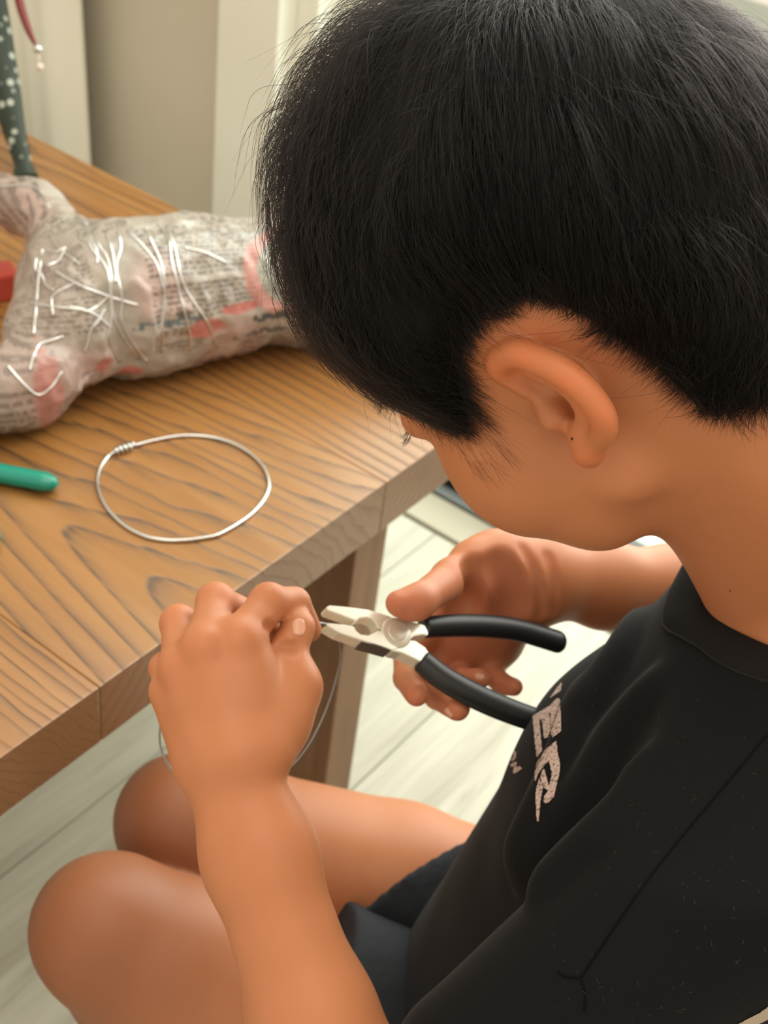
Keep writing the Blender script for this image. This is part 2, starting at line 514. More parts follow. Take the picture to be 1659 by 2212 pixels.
table = empty('wooden_table', 'oiled brown wooden table with strong dark grain and thick solid top', 'table')
edges = [.06, .41, .735, TX1]
par = [(.20, 1.0, -.6, 1.0, 1.3, 105), (.512, 1.0, -10.5, .565, 2.2, 60), (.90, 1.0, -1.8, .3, 7.4, 76)]
for i in range(3):
    V, F = box_vf(edges[i] + .00012, edges[i + 1] - .00012, TY0, 2.05, TZ - .056, TZ, .0013)
    mesh_obj('board', V, F, board_mat(i, *par[i]), table, False)
m_leg = mat_new('oiled_ash_leg', rough=.45)
t = NT(m_leg)
nn = t.noise(t.coord((45, 45, 2.5)), 1.0, 4, .6, .4)
t.l(t.ramp(nn, [(.3, (.15, .070, .028)), (.6, (.225, .112, .044)), (.75, (.26, .135, .055))]), t.b.inputs['Base Color'])
t.bump(nn, .15, .0006)
for x0, x1, y0, y1 in ((.752, .802, .50, .572), (.12, .168, .50, .572), (.744, .792, 1.92, 1.992), (.12, .168, 1.92, 1.992)):
    V, F = box_vf(x0, x1, y0, y1, 0, TZ - .0565, .002)
    mesh_obj('leg', V, F, m_leg, table, False)
# no visible apron in the photograph: boards rest on the legs and two cross battens
for y0 in (1.0, 1.6):
    V, F = box_vf(.14, .78, y0, y0 + .05, TZ - .085, TZ - .0563, .002)
    mesh_obj('batten', V, F, m_leg, table, False)
# ------------------------------------------------------------------ the boy: one continuous body
HS = 1.07                                         # head scale
H_YAW, H_PITCH, H_ROLL = map(math.radians, (-25.1, 48.5, -5.0))
def _rot(ax, a):
    c, s = math.cos(a), math.sin(a)
    return np.array({'z': [[c, -s, 0], [s, c, 0], [0, 0, 1]], 'y': [[c, 0, s], [0, 1, 0], [-s, 0, c]], 'x': [[1, 0, 0], [0, c, -s], [0, s, c]]}[ax])
HM = np.stack([FB, -RB, ZU], 1) @ _rot('z', H_YAW) @ _rot('y', H_PITCH) @ _rot('x', H_ROLL)
HT = at(1200, 884, .594) - HM @ np.array([.004, .067, 0]) * HS + CR[:, 2] * .0 
def hd(x, y, z): return HM @ (np.array([x, y, z]) * HS) + HT
HAX = HM.T
def hell(c, r, k=.008, op='u', ax=None):
    A = HAX if ax is None else np.asarray(ax) @ HAX
    return ell(hd(*c), np.array(r) * HS, k, op, A)
def hch(pts, r, k=.006, op='u'): return chain([hd(*p) for p in pts], [q * HS for q in r], k, op)

head = []
head += [hell((-.004, 0, .045), (.099, .075, .095), .02),
         hell((.047, 0, .055), (.046, .058, .052), .03),
         hell((.045, 0, -.010), (.045, .056, .064), .03)]
for s in (1, -1):
    head += [hell((.054, s * .039, -.026), (.037, .030, .042), .02)]
    head += hch([(.010, s * .046, -.048), (.040, s * .030, -.068), (.066, s * .006, -.066)], (.017, .018, .0175), .022)
head += [hell((.034, 0, -.044), (.046, .042, .036), .02)]
for s in (1, -1):
    head += hch([(.087, s * .010, .032), (.079, s * .036, .037), (.064, s * .053, .029)], (.009, .009, .006), .014)
    head += [hell((.099, s * .033, .017), (.012, .018, .010), .012, 's')]
    head += [hell((.083, s * .033, .017), (.014, .017, .012), .006)]
head += hch([(.080, 0, .014), (.089, 0, -.014), (.091, 0, -.022)], (.007, .009, .0105), .010)
head += [hell((.084, s * .012, -.024), (.010, .008, .007), .006) for s in (1, -1)]
head += [hell((.080, 0, -.045), (.010, .022, .006), .006), hell((.079, 0, -.054), (.010, .019, .006), .004)]
# ears: rim, inner fold, bowl, lobe (centimetres from the tragus: forward, outward, up)
def ear(s):
    def e(x, y, z): return (.004 + x / 100, s * (.067 + y / 100), z / 100)
    rim = [e(.15, .30, 1.3), e(.50, .45, 2.5), e(.42, .70, 3.2), e(-.15, .90, 3.48), e(-1.1, 1.25, 3.42), e(-1.9, 1.6, 2.8), e(-2.58, 1.9, 2.04), e(-3.0, 2.1, 1.0), e(-2.99, 2.1, -.18),
           e(-2.46, 1.8, -1.06), e(-1.60, 1.35, -1.58), e(-.85, 1.0, -1.85)]
    out = []
    rs = spline(rim, 33)
    rr = np.interp(np.linspace(0, 1, 34), [0, .15, .3, .55, .8, 1], [.0032, .0044, .0050, .0053, .0047, .0046])
    anchor = [e(-1.0 + .0, .0, 1.9), e(-1.5, .1, 1.5), e(-1.7, .2, .9), e(-1.6, .3, .2), e(-1.2, .4, -.6)]
    anc = spline(anchor, 33)
    for i in range(8, 34, 1):
        out += hch([rs[i], (rs[i] * .45 + anc[i] * .55) - np.array([.001, s * .001, 0]), anc[i]], (.0030, .0034, .0050), .004)
    out += hch(rs, rr, .0030)
    out += [hell(e(-.95, .75, .05), (.0080, .0070, .0095), .003, 's')]
    out += [hell(e(-.7, .95, 1.7), (.0075, .0060, .0080), .004, 's')]
    out += hch(spline([e(-.6, .55, 2.3), e(-1.5, .95, 1.6), e(-2.0, 1.15, .7), e(-1.8, 1.1, -.3), e(-1.2, .95, -.9)], 12), [.0030] * 13, .004)
    out += hch([e(.10, .25, .35), e(.02, .35, -.15), e(.0, .25, -.5)], (.0052, .0056, .0045), .006)
    out += hch([e(-.9, .85, -.95), e(-.5, .7, -1.1)], (.0042, .0036), .004)
    out += hch([e(-.95, 1.0, -1.45), e(-.62, .90, -1.95), e(-.35, .62, -2.25), e(-.2, .3, -2.1)], (.0056, .0058, .0052, .0046), .006)
    return out
head += ear(1) + ear(-1)

# neck and trunk
NECK_B = bf(-.315, .520, .765)
neck = [rc(hd(-.030, 0, -.035), NECK_B, .054, .056, .03), rc(hd(-.046, 0, .0), NECK_B + bf(-.03, 0, .0), .050, .058, .03),
        rc(hd(-.005, 0, -.05), NECK_B + bf(.045, 0, -.035), .030, .036, .03)]
SH_L = at(1690, 1850, .635); SH_R = bf(-.375, .655, .715)
trunk = [rc(NECK_B + bf(-.01, -.01, -.03), SH_L, .042, .034, .03), rc(NECK_B + bf(-.01, .01, -.03), SH_R, .042, .036, .03),
         ecap(bf(-.325, .505, .68), bf(-.315, .495, .58), (.100, .064), (.098, .068), RB, .04),
         ecap(bf(-.315, .495, .58), bf(-.305, .490, .30), (.098, .068), (.105, .080), RB, .05)]
# legs
KN_L = at(240, 2012, .895); KN_R = at(405, 1780, .985)
HIP_L = bf(-.275, .440, .238); HIP_R = bf(-.275, .588, .262)
def leg(hip, kn, ank, s):
    mid = hip * .5 + kn * .5 + ZU * .012
    o = chain([hip, mid, kn + (hip - kn) * .12, kn], [.074, .064, .056, .0525], .010)
    sh = kn * .62 + ank * .38 - FB * .012
    o += chain([kn, sh, ank], [.050, .047, .030], .012)
    o += [ell(kn + FB * .012 + ZU * .010, (.040, .038, .040), .012)]
    toe = ank + FB * .13 - ZU * .035
    o += chain([ank - FB * .03 - ZU * .03, ank + FB * .05 - ZU * .028, toe], [.028, .030, .018], .015)
    return o
AN_L = KN_L * 1.0; AN_L = bf(KN_L @ FB - .06, KN_L @ RB - .005, .062); AN_R = bf(KN_R @ FB - .05, KN_R @ RB + .005, .062)
legs = leg(HIP_L, KN_L, AN_L, 1) + leg(HIP_R, KN_R, AN_R, -1)
# left arm and hand (the hand with the wire)
WR_L = at(508, 1690, .645 * 1.06); EL_L = at(775, 2500, .665)
SCL = 1.06                                          # the left hand, a little deeper in the room
armL = chain([SH_L, SH_L * .5 + EL_L * .5, EL_L], [.036, .035, .035], .02)
fa = WR_L - EL_L
armL += [ecap(EL_L, EL_L + fa * .35, (.030, .034), (.0305, .032), CR[:, 0], .02), ecap(EL_L + fa * .35, EL_L + fa * .80, (.0305, .032), (.0270, .023), CR[:, 0], .02),
         ecap(EL_L + fa * .80, WR_L, (.0270, .023), (.0252, .0200), CR[:, 0], .02)]
def A(l, k=1.0): return [at(x, y, d * k) for x, y, d in l]
def A_(l): return A(l, SCL)
def rs_(r): return [q * SCL for q in r]
def at6(x, y, d): return at(x, y, d * SCL)
handL = []
MC = {'i': (516, 1384, .655), 'm': (440, 1398, .650), 'r': (392, 1440, .655), 'p': (368, 1492, .664)}
WRc = [(545, 1620, .645), (505, 1625, .641), (468, 1635, .643), (440, 1650, .650)]
for (kk, mp), w_, r1 in zip(MC.items(), WRc, (.0148, .0150, .0145, .0135)):
    handL += chain(A_([(508 * .45 + w_[0] * .55, 1690 * .45 + w_[1] * .55, w_[2] + .004), w_, mp]), rs_([.0165, r1, .0112 if kk != 'p' else .0100]), .009)
handL += [ell(at6(505, 1520, .664), (.030, .036, .018), .02, 'u', CR.T)]
fing = {'i': ([MC['i'], (580, 1303, .676), (636, 1302, .690), (668, 1360, .703)], [.0114, .0096, .0084, .0070]),
        'm': ([MC['m'], (466, 1302, .680), (540, 1330, .700), (600, 1365, .712)], [.0110, .0096, .0082, .0066]),
        'r': ([MC['r'], (386, 1348, .688), (450, 1362, .708), (505, 1400, .712)], [.0104, .0092, .0078, .0064]),
        'p': ([MC['p'], (358, 1444, .690), (408, 1436, .708), (455, 1445, .710)], [.0096, .0080, .0068, .0058])}
for kk, (pts, rr) in fing.items():
    P_ = A_(pts); rr = rs_(rr)
    handL += chain(P_[:2], rr[:2], .0045) + chain(P_[1:], rr[1:], .0022)
    # knuckle bumps
    handL += [ell(P_[0] - CR[:, 2] * rr[0] * .42, (rr[0] * .62, rr[0] * .70, rr[0] * .66), .008, 'u', CR.T)]
    handL += [ell(P_[1] - CR[:, 1] * rr[1] * .10 - CR[:, 2] * rr[1] * .1, (rr[1] * 1.03,) * 3, .004)]
th_ = A_([(565, 1605, .652), (636, 1484, .668), (621, 1408, .674), (645, 1356, .680)]); tr_ = rs_([.0180, .0124, .0104, .0090])
handL += chain(th_[:2], tr_[:2], .008) + chain(th_[1:3], tr_[1:3], .0030) + chain(th_[2:], tr_[2:], .0020)
handL += [ell(at6(648, 1344, .683), (.0066, .0080, .0056), .003, 'u', CR.T), ell(at6(650, 1484, .670), (.0095, .0125, .0110), .010, 'u', CR.T),
          ell(at6(600, 1560, .664), (.017, .018, .014), .012, 'u', CR.T)]
# creases: wrist and thumb joint
for pts, r, k in (([(430, 1700, .618), (500, 1716, .617), (580, 1706, .624)], .0016, .006), ([(606, 1398, .658), (630, 1402, .656)], .0010, .0025), ([(612, 1388, .660), (634, 1392, .658)], .0008, .0025)):
    pass
# right arm and hand (the hand with the pliers)
WR_R = at(1185, 1248, 0.858); EL_R = bf(-.350, .700, .565)
fr_ = EL_R - WR_R
armR = [ecap(WR_R, WR_R + fr_ * .25, (.0264, .020), (.0275, .023), CR[:, 1], .015), ecap(WR_R + fr_ * .25, WR_R + fr_ * .6, (.0275, .023), (.033, .031), CR[:, 1], .015), rc(WR_R + fr_ * .6, EL_R, .033, .034, .02),
        rc(EL_R, SH_R, .036, .038, .03)]
handR = []
handR += [ell(at(1085, 1232, 0.852), (.0310, .0200, .021), .018, 'u', CR.T),          # base of the thumb
          ell(at(1108, 1310, 0.858), (.0220, .0225, .018), .018, 'u', CR.T),           # heel of the hand
          ell(at(1010, 1330, 0.868), (.031, .031, .0135), .02, 'u', CR.T),
          ell(at(1040, 1390, 0.874), (.027, .021, .0125), .018, 'u', CR.T)]
handR += chain(A([(1170, 1250, 0.860), (1075, 1222, 0.850), (1020, 1226, 0.838)]), [.0245, .0198, .0158], .015)
handR += chain(A([(1030, 1222, 0.838), (975, 1250, 0.822), (905, 1298, 0.784), (860, 1303, 0.776)]), [.0158, .0124, .0100, .0079], .006)
handR += [ell(at(888, 1311, 0.780), (.0104, .0082, .0078), .006, 'u', CR.T)]
fr2 = {'i': ([(945, 1350, 0.868), (880, 1415, 0.856), (878, 1465, 0.830), (900, 1500, 0.790)], [.0110, .0094, .0085, .0076]),
       'm': ([(985, 1380, 0.874), (925, 1462, 0.864), (945, 1503, 0.833), (988, 1530, 0.793)], [.0110, .0095, .0088, .0080]),
       'r': ([(1030, 1390, 0.878), (985, 1460, 0.868), (1005, 1470, 0.846), (1036, 1466, 0.830)], [.0103, .0089, .0080, .0070]),
       'p': ([(1076, 1390, 0.876), (1060, 1452, 0.866), (1085, 1478, 0.850), (1110, 1484, 0.840)], [.0097, .0082, .0071, .0061])}
for kk, (pts, rr) in fr2.items():
    P_ = A(pts); handR += chain(P_[:2], rr[:2], .0045) + chain(P_[1:], rr[1:], .0025)
skin = head + neck + trunk + legs + armL + handL + armR + handR
def march(prims, px, t0=.35):
    px = np.atleast_2d(px)
    a = np.stack([(px[:, 0] - 829.5) / F_PX, (px[:, 1] - 1106.0) / F_PX, np.ones(len(px))], 1) @ CR.T
    a /= np.linalg.norm(a, axis=1)[:, None]; t = np.full(len(px), t0)
    for _ in range(70):
        t += .8 * sdf_points(prims, CAM + a * t[:, None])
    return CAM + a * t[:, None]
def normal(prims, P, e=.0015):
    n = np.stack([sdf_points(prims, P + np.eye(3)[i] * e) - sdf_points(prims, P - np.eye(3)[i] * e) for i in range(3)], 1)
    return n / (np.linalg.norm(n, axis=1)[:, None] + 1e-9)
def snap(prims, P, off=0.0, it=6):
    P = np.array(P, float)
    for _ in range(it):
        P -= .9 * normal(prims, P) * (sdf_points(prims, P) - off)[:, None]
    return P
# skin creases: wrists, thumb joints, the fold beside the thumb pad
for pts, r, dep, k in (([(1128, 1180), (1150, 1228), (1165, 1285), (1167, 1332)], .0024, .0013, .004), ([(1182, 1196), (1196, 1255), (1199, 1325)], .0022, .0008, .004),
                       ([(1022, 1222), (1030, 1255), (1014, 1290), (985, 1322)], .0040, .0028, .010), ([(1075, 1215), (1100, 1262), (1106, 1320)], .0050, .0015, .012),
                       ([(604, 1401), (622, 1406), (640, 1402)], .0018, .0010, .003), ([(606, 1391), (624, 1396), (642, 1391)], .0016, .0008, .003),
                       ([(575, 1352), (590, 1358)], .0018, .0008, .003)):
    P = march(skin, spline(pts, 12)); n_ = normal(skin, P)
    skin += chain(P + n_ * (r - dep), [r] * len(P), k, 's')
BV, BF = sdf_mesh(skin, .0017, smooth=2)
boy = empty('boy', 'black-haired boy in black t-shirt and shorts, head bent over the pliers he holds', 'person')
m_skin = mat_new('skin', rough=.48, spec=.35)
t = NT(m_skin)
t.l(t.attr(), t.b.inputs['Base Color'])
t.b.inputs['Subsurface Weight'].default_value = .22
t.b.inputs['Subsurface Radius'].default_value = (1.0, .32, .16)
t.b.inputs['Subsurface Scale'].default_value = .006
nz = t.noise(t.coord((1, 1, 1)), 900, 2, .6); t.bump(nz, .10, .0004)
body = mesh_obj('body', BV, BF, m_skin, boy)
RM_body = RayMesh(BV, BF)

SKIN = np.array([.49, .190, .083])
def skin_colors(P):
    c = np.tile(SKIN, (len(P), 1))
    n = vnoise(P, 55, 3) * .5 + vnoise(P, 140, 5) * .3
    c *= (1 + .05 * n)[:, None]
    def blush_and_shade(pts, rad, col, amt):
        nonlocal c
        w = np.zeros(len(P))
        for q in pts: w = np.maximum(w, np.exp(-((P - q) ** 2).sum(1) / rad ** 2))
        c = c * (1 - amt * w[:, None]) + np.array(col) * amt * w[:, None]
    red = (.60, .20, .095)
    blush_and_shade([A_(p)[0] for p, r in fing.values()] + [A_(p)[1] for p, r in fing.values()] + [at(*p[1]) for p, r in fr2.values()], .012, red, .55)
    blush_and_shade([at(*p[3]) for p, r in fr2.values()] + [at(862, 1310, .776), at(1000, 1400, .84), at(1090, 1270, .82)], .016, (.58, .19, .105), .7)
    blush_and_shade([hd(*q) for q in ((.0, .085, .030), (-.010, .085, .030), (-.022, .088, .016), (-.024, .088, .0), (-.004, .078, -.020), (.003, .075, .032))], .015, (.62, .185, .07), .85)
    blush_and_shade([KN_L - FB * .0 , KN_R, KN_L * .8 + AN_L * .2, KN_R * .8 + AN_R * .2], .085, (.17, .062, .030), .92)  # knees: shade painted dark into the skin colour, with some tan
    blush_and_shade([at(1060, 1290, .84), at(960, 1290, .80), at(1010, 1400, .85)], .035, (.55, .20, .115), .5)
    return c
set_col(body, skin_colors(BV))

# ------------------------------------------------------------------ clothes (solid shells around the body, cut at hems and neckline)
COL_C = bf(-.309, .523, .752)
COL_N = unit(np.cross(bf(0, 1, 0), bf(-.134, 0, .075)))
if COL_N[2] < 0: COL_N = -COL_N
SL_E = SH_L * .30 + EL_L * .70
SR_E = SH_R * .35 + EL_R * .65
TN = .925                                        # trunk of the shirt, kept just nearer than the grips
def nb(f, r, z): return CAM + (bf(f, r, z) - CAM) * TN
def nw(a, b): return (a * TN, b * TN)
tee = [ecap(COL_C, nb(-.326, .514, .675), (.080, .078), nw(.142, .082), RB, .03),
       ecap(nb(-.326, .514, .675), nb(-.262, .507, .53), nw(.144, .082), nw(.142, .102), RB, .025),
       ecap(nb(-.262, .507, .53), nb(-.233, .505, .26), nw(.142, .102), nw(.152, .135), RB, .025),
       rc(COL_C + bf(-.005, -.045, -.045), SH_L + ZU * .004, .050, .064, .05), rc(COL_C + bf(-.005, .05, -.045), SH_R, .050, .054, .05),
       rc(SH_L, SL_E, .066, .046, .025), rc(SH_R, SR_E, .056, .052, .03)]
cut_s = []
tee0 = list(tee)
# folds running from the armpit and the chest down to the lap
folds = [([(1420, 1470), (1330, 1590), (1270, 1700), (1200, 1795), (1125, 1900)], .0035, .018),
         ([(1400, 1640), (1330, 1770), (1250, 1850), (1175, 1925)], .0040, .016),
         ([(1270, 1480), (1235, 1600), (1180, 1740), (1120, 1860)], .0026, .020),
         ([(1380, 1330), (1330, 1430), (1260, 1540)], .0025, .016)]
for pts, r, k in folds:
    P = march(tee0, spline(pts, 14))
    P -= normal(tee0, P) * (.0005)
    rr = r * np.sin(np.linspace(.25, math.pi - .25, len(P))) ** .5
    tee += chain(P, rr, k)
tee += [half(COL_N, COL_C + COL_N * .012, 'i', .004), half(-ZU, bf(0, 0, .22), 'i', .004),
        ]
# open sleeve ends
tee_body = tee
def tee_extra(P, d):
    n = vnoise(P, 26, 11) * .0009
    return d + n.astype(np.float32)
TV, TF = sdf_mesh(tee, .0026, smooth=2, extra=tee_extra)
m_tee = mat_new('black_cotton_jersey', (.0040, .0044, .0053), .92, spec=.2)
m_tee.node_tree.nodes['Principled BSDF'].inputs['Sheen Weight'].default_value = .05
m_tee.node_tree.nodes['Principled BSDF'].inputs['Sheen Roughness'].default_value = .4
t = NT(m_tee)
w1 = t.n('ShaderNodeTexWave', wave_type='BANDS', bands_direction='DIAGONAL'); w1.inputs['Scale'].default_value = 420; w1.inputs['Distortion'].default_value = 1.2
w1.inputs['Detail'].default_value = 2; w1.inputs['Detail Scale'].default_value = 1.5
t.l(t.coord((1, -.2, 1.3)), w1.inputs['Vector'])
lint = t.ramp(t.noise(t.coord((1, 1, 1)), 420, 2, .7), [(.70, (0, 0, 0)), (.80, (1, 1, 1))])
lc = t.mix(t.math('MULTIPLY', lint, .14), (.0040, .0044, .0053), (.16, .15, .14))
t.l(lc, t.b.inputs['Base Color'])
t.bump(w1.outputs['Fac'], .28, .0005)
shirt = mesh_obj('t_shirt', TV, TF, m_tee, boy)
RM_tee = RayMesh(TV, TF)
# ribbed collar
m_rib = mat_new('black_ribbed_collar', (.0095, .0093, .0098), .95, spec=.2)
NT_ = 120; rings = []
for (a, b, dn, off) in ((.064, .074, .0100, .0), (.065, .075, .0125, .001), (.069, .079, .0115, .003), (.077, .087, .004, .0030), (.085, .095, -.006, .0024), (.0875, .0975, -.009, .0004)):
    th = np.linspace(0, 2 * math.pi, NT_, endpoint=False)
    e2 = unit(np.cross(COL_N, bf(0, 1, 0)))
    P = COL_C + (b * np.cos(th))[:, None] * e2 + (a * np.sin(th))[:, None] * bf(0, 1, 0) + COL_N * dn
    rings.append((P, off))
base_rings = []
for i, (P, off) in enumerate(rings):
    if i >= 2: P = snap(tee, P, off)
    base_rings.append(P)
V = np.concatenate(base_rings); F = []
for i in range(len(rings) - 1):
    for k in range(NT_):
        F.append((i * NT_ + k, i * NT_ + (k + 1) % NT_, (i + 1) * NT_ + (k + 1) % NT_, (i + 1) * NT_ + k))
mesh_obj('collar', V, F, m_rib, shirt)
V, F = tube(snap(tee, rings[-1][0], .0004), .0009, 6, closed=True)
mesh_obj('collar_seam', V, F, mat_new('collar_thread', (.003, .003, .0033), .9), shirt)

# shorts
m_sho = mat_new('navy_black_twill', (.0155, .0180, .0225), .85, spec=.3)
t = NT(m_sho); t.bump(t.noise(t.coord((1, 1, 1)), 60, 3), .5, .004)
def trouser(hip, kn, fr):
    e = hip + (kn - hip) * fr
    return [rc(hip, e, .098, .084, .03)]
sho_r = trouser(HIP_R, KN_R, .62); sho_l = trouser(HIP_L, KN_L, .80)
hem_px = [(985, 1822), (850, 1905), (712, 2050)]
hp = march(sho_r, hem_px)
hn = unit(np.cross(hp[1] - hp[0], hp[2] - hp[0]))
if hn @ (KN_R - HIP_R) < 0: hn = -hn
td = unit(KN_R - HIP_R)
if hn @ td < .55: hn = unit(hn + td * .8)
sho_r = sho_r + [half(hn, hp.mean(0), 'i', .003)]
sho_l = sho_l + [half(unit(KN_L - HIP_L), HIP_L + (KN_L - HIP_L) * .64, 'i', .003)]
SV, SF = sdf_mesh(sho_r, .003, smooth=1); SV2, SF2 = sdf_mesh(sho_l, .003, smooth=1)
SV3, SF3 = sdf_mesh([ecap(bf(-.29, .45, .25), bf(-.29, .588, .262), (.105, .10), (.105, .10), FB, .03), half(ZU, bf(0, 0, .36), 'i')], .004)
V = np.concatenate([SV, SV2, SV3]); F = np.concatenate([SF, SF2 + len(SV), SF3 + len(SV) + len(SV2)])
mesh_obj('shorts', V, F, m_sho, boy)

# ------------------------------------------------------------------ hair: strands laid over a dark under-layer
HC = np.array([-.005, 0, .038])
KD = unit([-.46, -.34, .82]); KF = unit(np.array([1, 0, 0]) - KD * KD[0]); KL = np.cross(KD, KF)     # crown, front, left
def hdv(P): return (np.asarray(P) * HS) @ HM.T + HT
NTH, NPH = 160, 96
PHM = 2.55
ths = np.linspace(-math.pi, math.pi, NTH, endpoint=False); phs = np.linspace(0, PHM, NPH)
def hdir(th, ph):
    return np.cos(ph)[..., None] * KD + np.sin(ph)[..., None] * (np.cos(th)[..., None] * KF + np.sin(th)[..., None] * KL)
TH, PH = np.meshgrid(ths, phs, indexing='ij')
DIRS = hdir(TH.ravel(), PH.ravel())
skull = [p for p in head[:3]] + neck
tt = np.full(len(DIRS), .19)
for _ in range(40):
    tt -= .8 * sdf_points(skull, hdv(HC + DIRS * tt[:, None])) / HS
RS = np.clip(tt, .05, .19).reshape(NTH, NPH)
# the hairline, in head space (forward, left, up), from the middle of the forehead round to the nape
HEM = [(.100, .000, .100), (.098, .030, .096), (.094, .046, .090), (.085, .054, .066), (.071, .061, .036), (.055, .066, .003), (.044, .069, .006), (.032, .071, .026), (.018, .073, .044), (.002, .074, .052),
       (-.014, .074, .054), (-.028, .072, .046), (-.036, .067, .026), (-.040, .062, .006), (-.042, .058, -.016), (-.042, .055, -.034), (-.050, .052, -.042), (-.066, .044, -.050), (-.080, .025, -.054), (-.085, .0, -.056)]
def thph(p):
    d = unit(np.array(p) - HC); return math.atan2(d @ KL, d @ KF), math.acos(max(-1, min(1, d @ KD)))
hemt = sorted(thph(p) for p in HEM + [(x, -y, z) for x, y, z in HEM if y > 0])
h_t = np.array([a for a, b in hemt]); h_p = np.array([b for a, b in hemt])
h_t = np.concatenate([h_t - 2 * math.pi, h_t, h_t + 2 * math.pi]); h_p = np.tile(h_p, 3)
def hem(th): return np.interp(th, h_t, h_p)
def lookup(G, th, ph):
    a = ((th + math.pi) / (2 * math.pi) * NTH) % NTH; b = np.clip(ph / PHM * (NPH - 1), 0, NPH - 1.001)
    i = np.floor(a).astype(int) % NTH; j = np.floor(b).astype(int); fa = a - np.floor(a); fb = b - j; i2 = (i + 1) % NTH
    return (G[i, j] * (1 - fa) + G[i2, j] * fa) * (1 - fb) + (G[i, j + 1] * (1 - fa) + G[i2, j + 1] * fa) * fb
def sstep(x): x = np.clip(x, 0, 1); return x * x * (3 - 2 * x)
def hdv2(P): return hdv(P)
def thick(th, ph):
    """height of the hair above the scalp"""
    h = hem(th); u = np.clip((h - ph) / (.55 + .55 * sstep((np.cos(th) + .1) / .8)), 0, 1)              # 0 at the hairline
    fr = np.clip(np.cos(th), -1, 1)
    top = .025 + .014 * sstep((fr + .2) / 1.0)                  # fuller towards the forehead
    edge = .0030 + .0030 * sstep((fr - .35) / .5)               # the fringe stands off the brow, the sides lie close
    back = sstep((-fr - .1) / .6)
    edge = edge + .003 * back
    return edge + (top - edge) * sstep(u) ** .85
def hpos(th, ph, off):
    r = lookup(RS, th, ph) + off
    return hdv(HC + hdir(th, ph) * r[..., None])
# under-layer
m_under = mat_new('hair_underlayer', (.006, .0055, .006), .75, spec=.2)
nt_, np_ = 140, 44
V = []; F = []
ta = np.linspace(-math.pi, math.pi, nt_, endpoint=False)
for j in range(np_ + 1):
    ph = (hem(ta) - .02) * (j / np_)
    V.append(hpos(ta, ph, thick(ta, ph) * .80 * (1 - .85 * sstep((j / np_ - .86) / .14)) - .0005))
V.append(hpos(ta, hem(ta) - .02, np.full(nt_, -.004)))
V = np.concatenate(V)
for j in range(np_ + 1):
    for k in range(nt_):
        F.append((j * nt_ + k, (j + 1) * nt_ + k, (j + 1) * nt_ + (k + 1) % nt_, j * nt_ + (k + 1) % nt_))
hair_base = mesh_obj('hair_base', V, F, m_under, boy)
# strands
def strands(n, seed, lay_lo, lay_hi, len_lo, len_hi, jit, stray=0.0, npt=9):
    g = np.random.default_rng(seed)
    th = g.uniform(-math.pi, math.pi, n * 3); cz = g.uniform(math.cos(2.3), 1, n * 3); ph = np.arccos(cz)
    keep = ph < hem(th) - .03
    th, ph = th[keep][:n], ph[keep][:n]; n = len(th)
    s = np.linspace(0, 1, npt)[None]
    Ls = g.uniform(len_lo, len_hi, n); dphi = Ls / .105
    h = hem(th) + g.normal(0, .020, n) + .025 * vnoise(np.stack([th * 9, th * 0, th * 0], 1), 1.0, 4)
    dphi = np.minimum(dphi, np.maximum(h - ph, .05))
    Pn = np.stack([th * 2.2, ph * 2.2, np.zeros(n)], 1)
    cl1 = vnoise(Pn, 2.2, 21); cl2 = vnoise(Pn, 6.5, 22)
    PHs = ph[:, None] + dphi[:, None] * s
    swirl = (.24 * cl1 + .20 * cl2 + g.normal(0, jit, n)) * .55
    damp = 1 / np.maximum(np.sin(PHs), .30)
    THs = th[:, None] + swirl[:, None] * s * damp
    # side hair falls straight down the face rather than back
    lay = g.uniform(lay_lo, lay_hi, n) + .10 * cl2
    rise = .45 + .55 * sstep(s * 1.6)
    lay = lay * (1 + .22 * cl1)
    off = thick(THs, PHs) * lay[:, None] * rise + stray * (g.exponential(1.0, n)[:, None]) * s ** 2
    off += .0022 * cl2[:, None] * rise
    P = hpos(THs.ravel(), PHs.ravel(), off.ravel()).reshape(n, npt, 3)
    P += g.normal(0, 1, (n, 1, 3)) * .0012 * s[..., None] + g.normal(0, 1, (n, 1, 3)) * .0010 * (s * (1 - s))[..., None] * 4 * .5
    return P
def hair_curves(name, groups, mat, parent):
    hc = bpy.data.hair_curves.new(name)
    pts = np.concatenate([p.reshape(-1, 3) for p, r in groups]); sizes = np.concatenate([np.full(len(p), p.shape[1]) for p, r in groups])
    hc.add_curves([int(q) for q in sizes])
    hc.attributes['position'].data.foreach_set('vector', pts.astype(np.float32).ravel())
    ra = hc.attributes.get('radius') or hc.attributes.new('radius', 'FLOAT', 'POINT')
    rad = np.concatenate([np.tile(r * np.array([1 - .75 * max(0, (i / (p.shape[1] - 1) - .6) / .4) for i in range(p.shape[1])]), len(p)) for p, r in groups])
    ra.data.foreach_set('value', rad.astype(np.float32))
    hc.materials.append(mat)
    return link(name, hc, parent)
m_hair = bpy.data.materials.new('black_hair'); m_hair.use_nodes = True
nt = m_hair.node_tree; nt.nodes.clear()
ho = nt.nodes.new('ShaderNodeOutputMaterial'); hb = nt.nodes.new('ShaderNodeBsdfHairPrincipled')
hb.parametrization = 'COLOR'
hb.inputs['Color'].default_value = (.0030, .0024, .0024, 1)
hb.inputs['IOR'].default_value = 1.30
hb.inputs['Roughness'].default_value = .20; hb.inputs['Radial Roughness'].default_value = .5
for k_ in ('Random Roughness',):
    if k_ in hb.inputs: hb.inputs[k_].default_value = .3
nt.links.new(hb.outputs[0], ho.inputs[0])
NH = 30000
